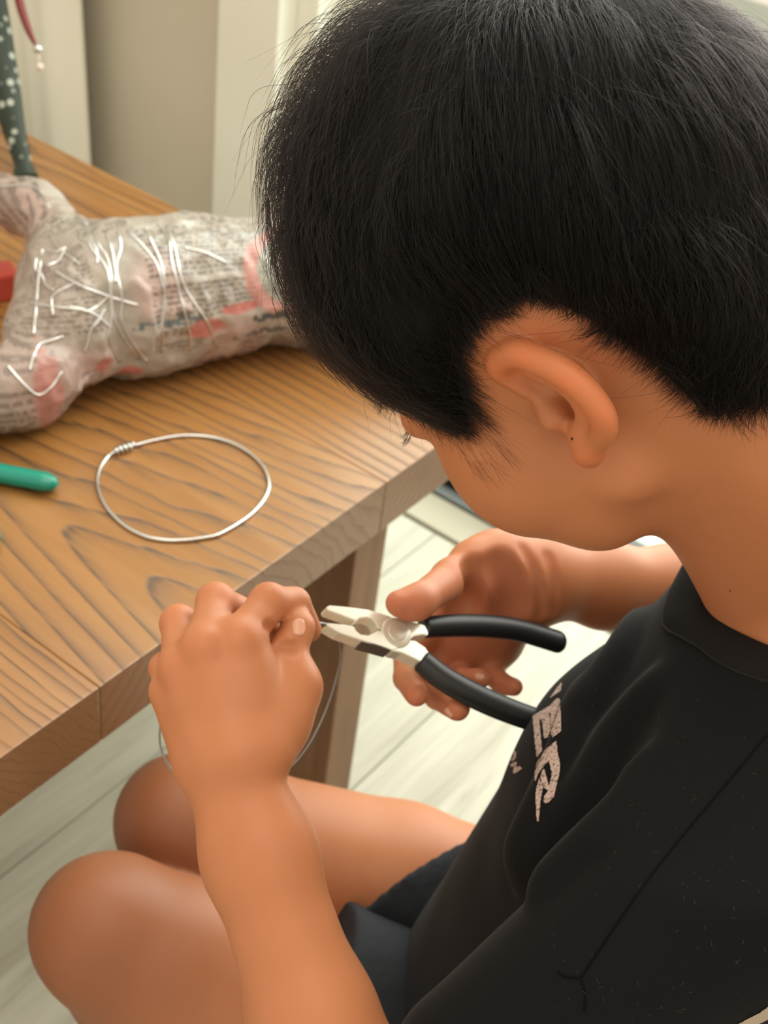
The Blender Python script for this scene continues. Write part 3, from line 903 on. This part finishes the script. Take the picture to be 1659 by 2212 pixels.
groups = [(strands(NH, 1, .72, 1.0, .035, .062, .06), .00011), (strands(NH // 3, 2, .9, 1.08, .03, .055, .12, .0012), .00009), (strands(700, 3, .95, 1.1, .03, .05, .45, .006), .00006)]
gs = np.random.default_rng(12); n_ = 130
P0 = np.stack([gs.uniform(.034, .062, n_), np.full(n_, .072), gs.uniform(-.008, .020, n_)], 1)
P0[:, 2] -= .25 * (P0[:, 0] - .05) * 0
P0 = snap(head, hdv(P0)); s_ = np.linspace(0, 1, 6)[None, :, None]
D_ = np.stack([gs.normal(-.10, .22, n_), gs.normal(.02, .05, n_), np.full(n_, -1.0)], 1) @ HM.T
fine = P0[:, None] + D_[:, None] * s_ * gs.uniform(.010, .022, n_)[:, None, None] + normal(head, P0)[:, None] * (.0008 + .0012 * s_)
groups.append((fine, .00003))
hair = hair_curves('hair', groups, m_hair, boy)
hair['kind'] = 'stuff'

# ------------------------------------------------------------------ print, seams, nails, brow, lashes, moles
m_print = mat_new('worn_pale_pink_print', (.50, .38, .335), .8, spec=.2)
t = NT(m_print)
st = t.noise(t.coord((900, 900, 60)), 1.0, 2, .6)
t.l(t.ramp(st, [(.36, (.10, .075, .066)), (.47, (.50, .385, .34)), (.8, (.58, .45, .40))]), t.b.inputs['Base Color'])
def inside(poly, X, Y):
    r = np.zeros(X.shape, bool); n = len(poly)
    for i in range(n):
        (x1, y1), (x2, y2) = poly[i], poly[(i + 1) % n]
        if y1 == y2: continue
        c = ((y1 > Y) != (y2 > Y)) & (X < (x2 - x1) * (Y - y1) / (y2 - y1) + x1)
        r ^= c
    return r
def print_mesh(name, polys, cell, prims, off, mat, parent, single=False):
    A_ = np.array([p for q in polys for p in q])
    x0, y0 = A_.min(0) - 2; x1, y1 = A_.max(0) + 2
    xs = np.arange(x0, x1, cell); ys = np.arange(y0, y1, cell)
    X, Y = np.meshgrid(xs + cell / 2, ys + cell / 2, indexing='ij')
    r = np.zeros(X.shape, bool)
    for p in polys: r |= inside(p, X, Y)
    ii, jj = np.nonzero(r)
    gi = np.concatenate([ii, ii + 1, ii + 1, ii]); gj = np.concatenate([jj, jj, jj + 1, jj + 1])
    key, inv = np.unique(gi * 100000 + gj, return_inverse=True)
    px = np.stack([xs[0] + (key // 100000) * cell, ys[0] + (key % 100000) * cell], 1)
    P, N_, good = prims(px)
    P = P + N_ * off
    F = inv.reshape(4, -1).T
    F = F[good[F].all(1)]
    if len(F):
        lab = np.arange(len(P))
        for _ in range(400):
            m_ = lab[F].min(1); old = lab.copy()
            for q in range(4): np.minimum.at(lab, F[:, q], m_)
            if (old == lab).all(): break
        ids, ct = np.unique(lab[F[:, 0]], return_counts=True)
        if single: F = F[lab[F[:, 0]] == ids[ct.argmax()]]
    # leave out facets stretched along the line of sight at the edge of the chest
    d = np.linalg.norm(P[F[:, 0]] - P[F[:, 2]], axis=1); F = F[d < .012]
    return mesh_obj(name, P, F, mat, parent)
def zz(pts): return [(1060 + x / 6.146, 1440 + y / 6.146) for x, y in pts]
E_ = [zz(p) for p in ([(565, 660), (780, 530), (885, 425), (925, 430), (935, 560), (780, 630), (690, 710), (640, 735), (565, 690)],
      [(565, 680), (655, 735), (690, 1120), (620, 1210), (590, 950)], [(690, 700), (785, 630), (805, 860), (780, 940), (715, 960)],
      [(800, 620), (935, 550), (940, 860), (830, 945), (812, 900)])]
R_ = [zz(p) for p in ([(620, 1290), (700, 1140), (860, 1000), (880, 1000), (890, 1140), (780, 1250), (700, 1340), (640, 1420), (600, 1530), (590, 1420)],
      [(780, 1245), (885, 1110), (925, 1300), (915, 1430), (850, 1720), (780, 1810), (740, 1820), (705, 1790), (720, 1720), (770, 1650), (780, 1590), (815, 1450), (800, 1340)],
      [(690, 1390), (715, 1350), (775, 1590), (770, 1650), (700, 1600), (665, 1480)],
      [(655, 1480), (700, 1600), (690, 1650), (665, 1800), (645, 2055), (620, 2050), (600, 1720), (615, 1620)])]
L_ = [zz([(955, 205), (935, 330), (790, 425), (870, 310)])]
O_ = [zz([(325, 1110), (352, 1150), (345, 1215), (295, 1262), (272, 1240), (312, 1195), (315, 1165), (300, 1140)])]
N_ = [zz([(268, 1305), (335, 1262), (360, 1275), (340, 1345), (395, 1325), (425, 1358), (325, 1425), (302, 1398), (328, 1318), (288, 1335)])]
for nm, po in (('letter_t_print', L_), ('letter_e_print', E_), ('letter_r_print', R_), ('letter_o_print', O_), ('letter_n_print', N_)):
    o = print_mesh(nm, po, 1.4, RM_tee, .0005, m_print, shirt, nm[7] in 'on')
    o['label'] = 'pale pink worn brush letter printed on the chest'
m_seam = mat_new('shirt_seam', (.004, .004, .0045), .95, spec=.1)
def seam(pts, r=.0008, n=40, prims=None, parent=None, mat=None, off=-.0002):
    P, N_, ok_ = (prims or RM_tee)(spline(pts, n)); P = P + N_ * off
    V, F = tube(P, r, 6)
    return mesh_obj('seam', V, F, mat or m_seam, parent or shirt)
seam([(1659, 1585), (1590, 1668), (1500, 1775), (1420, 1873), (1340, 1985), (1255, 2112)])
seam([(1255, 2112), (1222, 2110), (1205, 2100)], n=12)
seam([(1255, 2112), (1264, 2150), (1262, 2185)], n=12)
# nails
m_nail = mat_new('nail', (.68, .36, .24), .28, spec=.6)
def nail(px, along, ln, wd, lift=.0004):
    P, n, ok_ = RM_body([px]); P, n = P[0], n[0]
    a = CR[:, 0] * along[0] + CR[:, 1] * along[1]; a = unit(a - n * (a @ n)); b = np.cross(n, a)
    V = []; F = []
    K, Q = 14, 5
    for q in range(Q + 1):
        rr = math.sin(q / Q * math.pi / 2)
        for k in range(K):
            th = 2 * math.pi * k / K
            c_, s_ = math.cos(th), math.sin(th)
            c_ = math.copysign(abs(c_) ** .75, c_); s_ = math.copysign(abs(s_) ** .75, s_)
            u_, v_ = c_ * rr * ln / 2, s_ * rr * wd / 2
            V.append(P + a * u_ + b * v_ + n * (lift - .5 * v_ * v_ / (wd * .62) - (.0008 if q == Q else 0)))
    for q in range(Q):
        for k in range(K):
            F.append((q * K + k, q * K + (k + 1) % K, (q + 1) * K + (k + 1) % K, (q + 1) * K + k))
    mesh_obj('nail', V, F, m_nail, boy)
nail((645, 1354), (.12, -1), .0100, .0082, .0007)
nail((1036, 1461), (1, .25), .0062, .0050)
nail((968, 1541), (.8, .4), .0066, .0056)
# moles
m_mole = mat_new('mole', (.035, .014, .012), .6)
def mole(px, r):
    P = RM_body([px])[0][0]
    import bmesh
    bm = bmesh.new(); bmesh.ops.create_icosphere(bm, subdivisions=2, radius=r)
    V = [np.array(v.co) for v in bm.verts]; F = [tuple(v.index for v in f.verts) for f in bm.faces]; bm.free()
    mesh_obj('mole', np.array(V) + P, F, m_mole, boy)
mole((1236, 948), .0007); mole((1577, 1276), .0005)
# eyebrow and eyelashes
g = np.random.default_rng(5)
s_ = np.linspace(0, 1, 5)[None, :, None]
n_ = 280; u_ = g.uniform(0, 1, n_); z_ = g.normal(0, .0018, n_)
P0 = snap(head, hdv(np.stack([.100 - .020 * u_ ** 2, .012 + .042 * u_, .037 + z_ + .004 * np.sin(u_ * 3)], 1)))
D_ = np.stack([.45 - .3 * u_, .55 + .3 * u_, -.35 + g.normal(0, .25, n_)], 1) @ HM.T
br = P0[:, None] + D_[:, None] * s_ * g.uniform(.006, .011, n_)[:, None, None] + normal(head, P0)[:, None] * (.0012 * s_ + .0006)
n_ = 46; u_ = g.uniform(0, 1, n_)
P0 = snap(head, hdv(np.stack([.099 - .010 * u_ ** 2, .026 + .022 * u_, np.full(n_, .015)], 1)))
D_ = np.stack([np.full(n_, .75), .30 * u_, -.50 + g.normal(0, .12, n_)], 1) @ HM.T
la = P0[:, None] + D_[:, None] * s_ * g.uniform(.007, .010, n_)[:, None, None] + (HM @ np.array([.2, 0, .9])) * s_ ** 2 * .002
o = hair_curves('eyebrow', [(np.array(br), .00007)], m_hair, boy); o['kind'] = 'stuff'
o = hair_curves('eyelashes', [(np.array(la), .00009)], m_hair, boy); o['kind'] = 'stuff'

o = print_mesh('sleeve_print', [[(1585, 2214), (1640, 2186), (1662, 2170), (1662, 2198), (1630, 2214)]], 1.6, RM_tee, .0006, mat_new('cream_print', (.40, .33, .25), .85), shirt)
o['label'] = 'cream edge of a print low on the sleeve'
gl = np.random.default_rng(31)
px = np.stack([gl.uniform(1180, 1655, 90), gl.uniform(1420, 2200, 90)], 1)
P, N_, ok_ = RM_tee(px); P, N_ = P[ok_], N_[ok_]; n_ = len(P)
T_ = np.cross(N_, gl.normal(0, 1, (n_, 3))); T_ /= np.linalg.norm(T_, axis=1)[:, None]; B_ = np.cross(N_, T_)
s_ = np.linspace(-1, 1, 6)[None, :, None]; L_ = gl.uniform(.0004, .0015, n_)[:, None, None]
lint_ = P[:, None] + T_[:, None] * s_ * L_ + B_[:, None] * (s_ ** 2) * L_ * gl.uniform(-.8, .8, n_)[:, None, None] + N_[:, None] * .0007
m_lint = mat_new('pale_lint', (.12, .115, .105), .9)
o = hair_curves('lint', [(lint_, .000035)], m_lint, shirt); o['kind'] = 'stuff'
# ------------------------------------------------------------------ pliers in the boy's right hand
PN = unit(CR @ np.array([.45, -.48, -.753]))
PP = at(850, 1370, .775)
def on_p(x, y, lift=0.0):
    a = CR @ np.array([(x - 829.5) / F_PX, (y - 1106.0) / F_PX, 1.0])
    q = PP + PN * lift
    return CAM + a * (((q - CAM) @ PN) / (a @ PN))
m_steel = mat_new('satin_nickel_steel', (.84, .84, .72), .30, .50)
t = NT(m_steel); t.bump(t.noise(t.coord((1, 1, 1)), 900, 2), .06, .0003)
m_cut = mat_new('dark_steel_edge', (.16, .15, .13), .4, .8)
m_grip = mat_new('black_rubber_grip', (.010, .011, .012), .42, spec=.5)
pl = empty('pliers', 'combination pliers with silver jaws and black grips in the boy\'s hand', 'pliers')
def plate(name, pts, thick, lift, mat, parent, bev=.0006):
    import bmesh
    top = [on_p(x, y) + PN * lift for x, y in pts]
    bm = bmesh.new()
    f = bm.faces.new([bm.verts.new(Vector(p)) for p in top])
    r = bmesh.ops.extrude_face_region(bm, geom=[f])
    for v in r['geom']:
        if isinstance(v, bmesh.types.BMVert): v.co -= Vector(PN * thick)
    bmesh.ops.recalc_face_normals(bm, faces=bm.faces)
    ed = [e for e in bm.edges if len(e.link_faces) == 2 and abs(e.link_faces[0].normal.dot(e.link_faces[1].normal)) < .5]
    bmesh.ops.bevel(bm, geom=ed, offset=bev, segments=2, affect='EDGES', clamp_overlap=True)
    bm.verts.index_update()
    V = [tuple(v.co) for v in bm.verts]; F = [tuple(v.index for v in q.verts) for q in bm.faces]; bm.free()
    return mesh_obj(name, V, F, mat, parent, False)
J1 = [(707, 1310), (714, 1307), (747, 1310), (794, 1316), (819, 1323), (846, 1332), (856, 1345), (836, 1359), (816, 1358), (814, 1349), (806, 1339), (793, 1334), (778, 1335), (768, 1341), (732, 1327), (707, 1318)]
J2 = [(707, 1345), (740, 1348), (765, 1352), (770, 1362), (780, 1370), (797, 1372), (808, 1367), (816, 1361), (836, 1363), (872, 1376), (862, 1399), (850, 1405), (815, 1394), (779, 1383), (732, 1367), (707, 1352)]
plate('jaw', J1, .0095, 0, m_steel, pl); plate('jaw', J2, .0100, 0, m_steel, pl)
S1 = [(852, 1334), (880, 1339), (912, 1347), (926, 1352), (926, 1371), (913, 1369), (895, 1372), (882, 1386), (856, 1376)]
S2 = [(850, 1405), (848, 1396), (866, 1380), (899, 1383), (920, 1397), (930, 1412), (916, 1431), (908, 1427), (870, 1409)]
plate('shank', S1, .0105, -.0006, m_steel, pl); plate('shank', S2, .0105, -.0006, m_steel, pl)
c0 = on_p(857, 1366)
def disc(name, rad, thick, lift, mat, n=40):
    u = unit(np.cross(PN, [0, 1, 0])); v = np.cross(PN, u)
    V = []; F = []
    prof = [(0, lift), (rad - .0006, lift), (rad - .0002, lift - .0002), (rad, lift - .0006), (rad, lift - thick), (0, lift - thick)]
    for (r, z) in prof:
        for k in range(n):
            a = 2 * math.pi * k / n
            V.append(c0 + PN * z + r * (math.cos(a) * u + math.sin(a) * v))
    for i in range(len(prof) - 1):
        for k in range(n): F.append((i * n + k, i * n + (k + 1) % n, (i + 1) * n + (k + 1) % n, (i + 1) * n + k))
    return mesh_obj(name, V, F, mat, pl)
disc('joint', .0100, .0118, .0002, m_steel)
disc('rivet', .0060, .0122, .00045, m_steel)
# cutting edge and serrated grip on the side of the jaws
plate('cutter', [(783, 1386), (815, 1395), (846, 1404), (838, 1400), (812, 1390)], .0112, -.0004, m_cut, pl, .0002)
def handle(pts, rads):
    P = spline([on_p(x, y, -.0045) for x, y in pts], 46)
    rr = np.interp(np.linspace(0, 1, len(P)), np.linspace(0, 1, len(rads)), rads)
    L = np.linalg.norm(np.diff(P, axis=0), axis=1).sum(); s = np.concatenate([[0], np.cumsum(np.linalg.norm(np.diff(P, axis=0), axis=1))]) / L
    e = np.clip((1 - s) / .055, 0, 1); rr = rr * np.sqrt(np.clip(1 - (1 - e) ** 2, .03, 1))
    e = np.clip(s / .012, 0, 1); rr = rr * (.80 + .20 * e)
    V, F = tube(P, rr, 20, flat=.86, up=PN)
    return mesh_obj('handle', V, F, m_grip, pl)
handle([(912, 1356), (945, 1353), (1000, 1351), (1060, 1353), (1120, 1361), (1172, 1376), (1221, 1392)], [.0066, .0070, .0074, .0076, .0077, .0077, .0076])
handle([(908, 1425), (950, 1460), (1000, 1490), (1060, 1519), (1120, 1543), (1180, 1563), (1226, 1576)], [.0074, .0080, .0082, .0082, .0080, .0079, .0078])

# ------------------------------------------------------------------ wire held between the fingers and the jaws
m_wire = mat_new('aluminium_wire', (.66, .67, .66), .25, 1.0)
m_wire2 = mat_new('dull_grey_wire', (.30, .30, .29), .4, .8)
wp = [at(640, 1352, .735), at(672, 1346, .748), on_p(708, 1350, -.003), on_p(726, 1362, -.006), at(736, 1410, 0.779), at(728, 1460, 0.787), at(706, 1530, 0.787), at(668, 1608, 0.779), at(620, 1664, 0.772), at(540, 1712, 0.765), at(450, 1712, 0.765),
      at(388, 1682, .765), at(352, 1630, .765), at(346, 1570, .765), at(372, 1480, .768), at(470, 1400, .765), at(580, 1365, .757)]
V, F = tube(spline(wp, 170), np.interp(np.linspace(0, 1, 171), [0, .16, .22, 1], [.0011, .0011, .0007, .0007]), 8)
tag(mesh_obj('held_wire', V, F, m_wire2, None), 'thin grey wire looped behind the boy\'s left wrist and gripped by the pliers', 'wire')

# ------------------------------------------------------------------ things on the table
rp = [(285, 964), (262, 968), (232, 988), (215, 1015), (211, 1050), (228, 1092), (265, 1132), (310, 1157), (352, 1166), (395, 1167), (440, 1162), (478, 1152), (540, 1113), (574, 1072), (580, 1038), (562, 1000), (520, 966), (465, 946), (400, 941), (335, 951)]
P = spline([on_z(x, y, TZ + .0018) for x, y in rp], 160, True)
ring = empty('wire_ring', 'silver wire bent into a closed ring lying on the bare tabletop', 'wire')
V, F = tube(P, .0015, 10, closed=True); mesh_obj('loop', V, F, m_wire, ring)
k0, k1 = on_z(248, 975, TZ + .004), on_z(288, 962, TZ + .004)
hx = []
for i in range(61):
    q = i / 60; c = k0 + (k1 - k0) * q; ax_ = unit(k1 - k0); u = ZU; v = np.cross(ax_, u)
    a = q * 2 * math.pi * 4.2
    hx.append(c + .0032 * (math.cos(a) * u * .8 + math.sin(a) * v) + ZU * .0005)
V, F = tube(hx, .0013, 8); mesh_obj('twist', V, F, m_wire, ring)

m_green = mat_new('green_plastic_grip', (.0, .235, .165), .22, spec=.6)
gp = empty('green_pliers', 'tool with a glossy green handle reaching in from the table\'s left', 'pliers')
def grip(pts, r):
    P = spline([on_z(x, y, TZ + .0085) for x, y in pts], 40)
    s = np.linspace(0, 1, len(P)); rr = r * np.interp(s, [0, .5, .86, .95, 1], [.8, 1, 1, .72, .12])
    V, F = tube(P, rr, 16, flat=.85, up=ZU); return mesh_obj('handle', V, F, m_green, gp)
grip([(-330, 1010), (-220, 985), (-110, 997), (0, 1022), (80, 1037), (126, 1046)], .0088)
grip([(-330, 1030), (-220, 1075), (-110, 1120), (0, 1163), (-10, 1160), (-6, 1162)][:4], .0088)
V, F = tube([on_z(-310, 1018, TZ + .0085), on_z(-360, 1008, TZ + .0085), on_z(-420, 996, TZ + .0085), on_z(-480, 985, TZ + .008)], [.009, .011, .008, .003], 12, flat=.6, up=ZU)
mesh_obj('jaw', V, F, m_steel, gp)

# newspaper figure lying on its side
AX = [on_z(205, 652, TZ + .0655), on_z(280, 645, TZ + .066), on_z(400, 624, TZ + .064), on_z(690, 594, TZ + .062), on_z(980, 565, TZ + .060)]
fig = chain(AX, [.0655, .066, .064, .062, .056], .03)
LU = [on_z(150, 545, TZ + .085), on_z(75, 452, TZ + .090), on_z(-30, 425, TZ + .085), on_z(-160, 420, TZ + .06)]
LD = [on_z(150, 735, TZ + .055), on_z(60, 830, TZ + .040), on_z(-30, 852, TZ + .038), on_z(-170, 880, TZ + .036)]
fig += chain(LU, [.034, .026, .024, .026], .02) + chain(LD, [.042, .034, .031, .030], .02)
fig += chain([on_z(150, 600, TZ + .07), on_z(120, 700, TZ + .06)], [.040, .042], .03)
fig += [half(-ZU, bf(0, 0, TZ + .0012), 'i', .004)]
def fig_extra(P, d):
    a = np.abs(vnoise(P, 26, 31)) * .0050 + np.abs(vnoise(P, 60, 32)) * .0028 + vnoise(P, 140, 33) * .0006
    near = sstep((.30 - np.linalg.norm(P - AX[0], axis=1)) / .22) * .9 + .35
    return (d + (a * near).astype(np.float32)).astype(np.float32)
GV, GF = sdf_mesh(fig, .0021, smooth=1, extra=fig_extra)
RM_fig = RayMesh(GV, GF)
np_root = empty('newspaper_figure', 'crumpled newspaper figure bound with silver wire, lying on the table', 'sculpture')
m_news = mat_new('taped_newsprint', rough=.38, spec=.45)
t = NT(m_news); t.l(t.attr(), t.b.inputs['Base Color'])
m_news.node_tree.nodes['Principled BSDF'].inputs['Coat Weight'].default_value = .35
m_news.node_tree.nodes['Principled BSDF'].inputs['Coat Roughness'].default_value = .12
t.bump(t.noise(t.coord((1, 1, 1)), 110, 4, .6, .8), .5, .003)
paper = mesh_obj('paper_body', GV, GF, m_news, np_root)
AD = unit(AX[3] - AX[1]); AU = unit(ZU - AD * (ZU @ AD)); AS = np.cross(AD, AU)
if AS @ (CAM - AX[1]) < 0: AS = -AS
u_ = (GV - AX[1]) @ AD; hh = (GV - AX[1] - u_[:, None] * AD) @ AU; ss = (GV - AX[1] - u_[:, None] * AD) @ AS
vv = np.arctan2(ss, hh) * .065                      # arc length round the roll, 0 on top
def hash01(a):
    n = (a.astype(np.int64) * 2654435761) & 0xFFFFFFFF; n = (n ^ (n >> 15)) * 2246822519 & 0xFFFFFFFF
    return ((n ^ (n >> 13)) & 0xFFFF) / 65535.0
col = np.tile(np.array([.35, .315, .27]), (len(GV), 1))
col *= (1 + .10 * vnoise(GV, 45, 41) + .06 * vnoise(GV, 120, 42))[:, None]
pink = np.array([.46, .285, .25])
pk = sstep((vnoise(GV, 16, 44) + .05) / .5)[:, None] * .55
col = col * (1 - pk) + pink * pk
# columns of small print
line = np.floor(vv / .0046); lf = vv / .0046 - line
block = (hash01(np.floor(u_ / .045) * 31 + np.floor(vv / .03) * 7 + 5) > .35)
txt = (lf < .5) & block & (hash01(np.floor(u_ / .0028) + line * 131) > .28) & (hash01(line * 17) > .08)
col[txt] *= .36
# a big heading, a pink ring with grey small print inside, red patches
def ellm(u0, v0, a, b): return ((u_ - u0) / a) ** 2 + ((vv - v0) / b) ** 2
ring_ = ellm(.150, .058, .062, .050)
rg = (ring_ < 1.0) & (ring_ > .60)
col[rg] = col[rg] * .35 + np.array([.55, .22, .19]) * .65
inn = ring_ <= .60
col[inn] = np.array([.36, .37, .325]) * (1 - .35 * (lf[inn] < .5) * (hash01(np.floor(u_[inn] / .003) + line[inn] * 57) > .3))[:, None]
for v0, u0, u1, wd, cl in ((.103, .095, .175, .0042, (.06, .065, .07)), (.121, .075, .215, .0030, (.10, .105, .10)), (.090, -.02, .045, .0035, (.10, .14, .14)), (.114, .15, .215, .0016, (.2, .2, .2))):
    hm = (np.abs(vv - v0) < wd) & (u_ > u0) & (u_ < u1) & (hash01(np.floor(u_ / .0045) * 3 + np.floor((vv - v0) / .0024)) > .38)
    col[hm] = cl
for u0, v0, a, b in ((.045, .102, .022, .010), (.085, .088, .022, .006), (-.045, .118, .008, .008), (-.02, .135, .012, .006), (.20, .03, .05, .006), (-.10, .12, .012, .03), (.235, .07, .03, .03)):
    e = ellm(u0, v0, a, b) + .5 * vnoise(GV, 120, 47)
    k = sstep((1.1 - e) / .4)[:, None] * .75
    col = col * (1 - k) + np.array([.48, .11, .09]) * k
# the dim, brownish taped legs
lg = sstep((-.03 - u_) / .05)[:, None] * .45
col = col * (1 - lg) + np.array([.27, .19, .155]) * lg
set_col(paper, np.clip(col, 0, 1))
wraps = [[(185, 500), (195, 540), (225, 580), (238, 620), (236, 690), (240, 740), (262, 785)], [(203, 500), (215, 525), (232, 562), (240, 622), (246, 700), (300, 775)],
         [(230, 503), (240, 540), (255, 590), (265, 640), (262, 690), (290, 745), (318, 778)], [(278, 500), (310, 530), (335, 570), (350, 610), (362, 655), (360, 700), (352, 760)],
         [(312, 495), (330, 520), (345, 570), (355, 620), (350, 680), (345, 750)], [(345, 490), (362, 515), (370, 560), (385, 620), (400, 680), (410, 720), (412, 755)],
         [(366, 490), (375, 540), (395, 610), (420, 660), (445, 700), (467, 745)], [(538, 468), (545, 490), (568, 515), (590, 560), (600, 600), (605, 650), (620, 690), (612, 730)],
         [(255, 500), (262, 530), (250, 570), (246, 610)], [(70, 655), (110, 660), (190, 675), (240, 708)], [(108, 505), (135, 535), (172, 572)],
         [(120, 590), (180, 618), (250, 648), (300, 660)], [(400, 535), (440, 548), (490, 570)], [(85, 540), (80, 600), (78, 660), (75, 720)], [(20, 790), (70, 850), (110, 842), (135, 800)], [(0, 405), (50, 398), (85, 410), (110, 450)]]
gw = np.random.default_rng(77)
for i in range(9):
    x_, y_ = gw.uniform(30, 190), gw.uniform(430, 850); a_ = gw.uniform(0, 6.28); pts_ = []
    for j in range(5):
        pts_.append((x_, y_)); a_ += gw.normal(0, .7); x_ += math.cos(a_) * gw.uniform(14, 34); y_ += math.sin(a_) * gw.uniform(14, 34)
    wraps.append(pts_)
wraps = [[(x_ + gw.normal(0, 3.0), y_ + gw.normal(0, 2.0)) for x_, y_ in w] for w in wraps]
for w in wraps:
    P, n_, ok_ = RM_fig(spline(w, 36))
    if not ok_.all():
        k_ = int(np.argmin(ok_)); P, n_ = P[:k_], n_[:k_]
    if len(P) > 3:
        j_ = np.nonzero(np.linalg.norm(np.diff(P, axis=0), axis=1) > .02)[0]
        if len(j_): P, n_ = P[:j_[0] + 1], n_[:j_[0] + 1]
    if len(P) < 4: continue
    P[1:-1] = (P[:-2] + P[1:-1] * 2 + P[2:]) / 4
    V, F = tube(P + n_ * .0002, .0012, 7)
    mesh_obj('wire', V, F, m_wire, np_root)
# green spotted ornament with its red tail, behind the figure
m_spot = mat_new('dark_green_white_spots', rough=.5)
t = NT(m_spot)
vo = t.n('ShaderNodeTexVoronoi', feature='F1'); vo.inputs['Scale'].default_value = 68; vo.inputs['Randomness'].default_value = .75
t.l(t.coord((1, 1, 1)), vo.inputs['Vector'])
t.l(t.ramp(vo.outputs['Distance'], [(.20, (.42, .46, .40)), (.32, (.010, .024, .012))]), t.b.inputs['Base Color'])
orn = empty('spotted_ornament', 'dark green ornament with white spots standing behind the newspaper figure', 'ornament')
DO = 1.40
bp = on_z(62, 400, TZ)
DO = float((bp - CAM) @ CR[:, 2])
sp = [(56, 398), (46, 350), (30, 290), (14, 220), (-6, 130), (-30, 20), (-58, -90), (-90, -200)]
P = spline([at(x, y, DO) for x, y in sp], 40); P[0] = P[0]
P = P + ZU * .008
V, F = tube(P, np.interp(np.linspace(0, 1, 41), [0, .1, .25, .5, 1], [.0150, .0098, .0122, .0185, .030]), 18, flat=.7, up=CR[:, 2])
mesh_obj('neck', V, F, m_spot, orn)
m_red = mat_new('dark_red_lacquer', (.16, .008, .006), .35)
P = spline([at(x, y, DO - .03) for x, y in ((-80, -190), (-10, -120), (30, -40), (46, 20), (62, 66), (77, 98))], 30)
V, F = tube(P, np.interp(np.linspace(0, 1, 31), [0, .6, .8, 1], [.006, .0050, .0040, .0016]), 10)
mesh_obj('red_tail', V, F, m_red, orn)
def bead(px, r, mat, name):
    import bmesh
    bm = bmesh.new(); bmesh.ops.create_uvsphere(bm, u_segments=20, v_segments=12, radius=r)
    c = at(px[0], px[1], DO - .03)
    V = [np.array(v.co) + c for v in bm.verts]; F = [tuple(v.index for v in f.verts) for f in bm.faces]; bm.free()
    mesh_obj(name, V, F, mat, orn)
m_pearl = mat_new('pale_pearl', (.72, .60, .54), .2, spec=.7)
bead((82, 106), .0050, m_wire, 'silver_bead'); bead((86, 145), .0042, m_pearl, 'pearl')
V, F = tube([at(78, 100, DO - .03), at(84, 122, DO - .03), at(86, 143, DO - .03)], .0008, 6); mesh_obj('thread', V, F, m_pearl, orn)
# red packet between the legs of the figure
m_pack = mat_new('red_paper', (.50, .07, .05), .4)
c = on_z(-30, 640, TZ)
V, F = box_vf(-.045, .030, -.016, .016, .0, .028, .003)
pk_ = mesh_obj('red_packet', V, F, m_pack, None, False)
pk_.location = c; pk_.rotation_euler = (0, 0, math.atan2(AD[1], AD[0]))
tag(pk_, 'small red packet lying between the legs of the newspaper figure', 'packet')

# low stool that carries the boy
m_stool = mat_new('plain_birch', (.42, .27, .14), .5)
SC_ = bf(-.30, .52, 0); st_ = empty('low_stool', 'low plain wooden stool under the seated boy', 'stool')
st_.location = SC_; st_.rotation_euler = (0, 0, math.atan2(FB[1], FB[0]))
V, F = box_vf(-.13, .13, -.15, .15, .112, .135, .004); mesh_obj('seat', V, F, m_stool, st_, False)
for sx in (-1, 1):
    for sy in (-1, 1):
        V, F = box_vf(sx * .105 - .015, sx * .105 + .015, sy * .125 - .015, sy * .125 + .015, 0, .1115, .002)
        mesh_obj('leg', V, F, m_stool, st_, False)
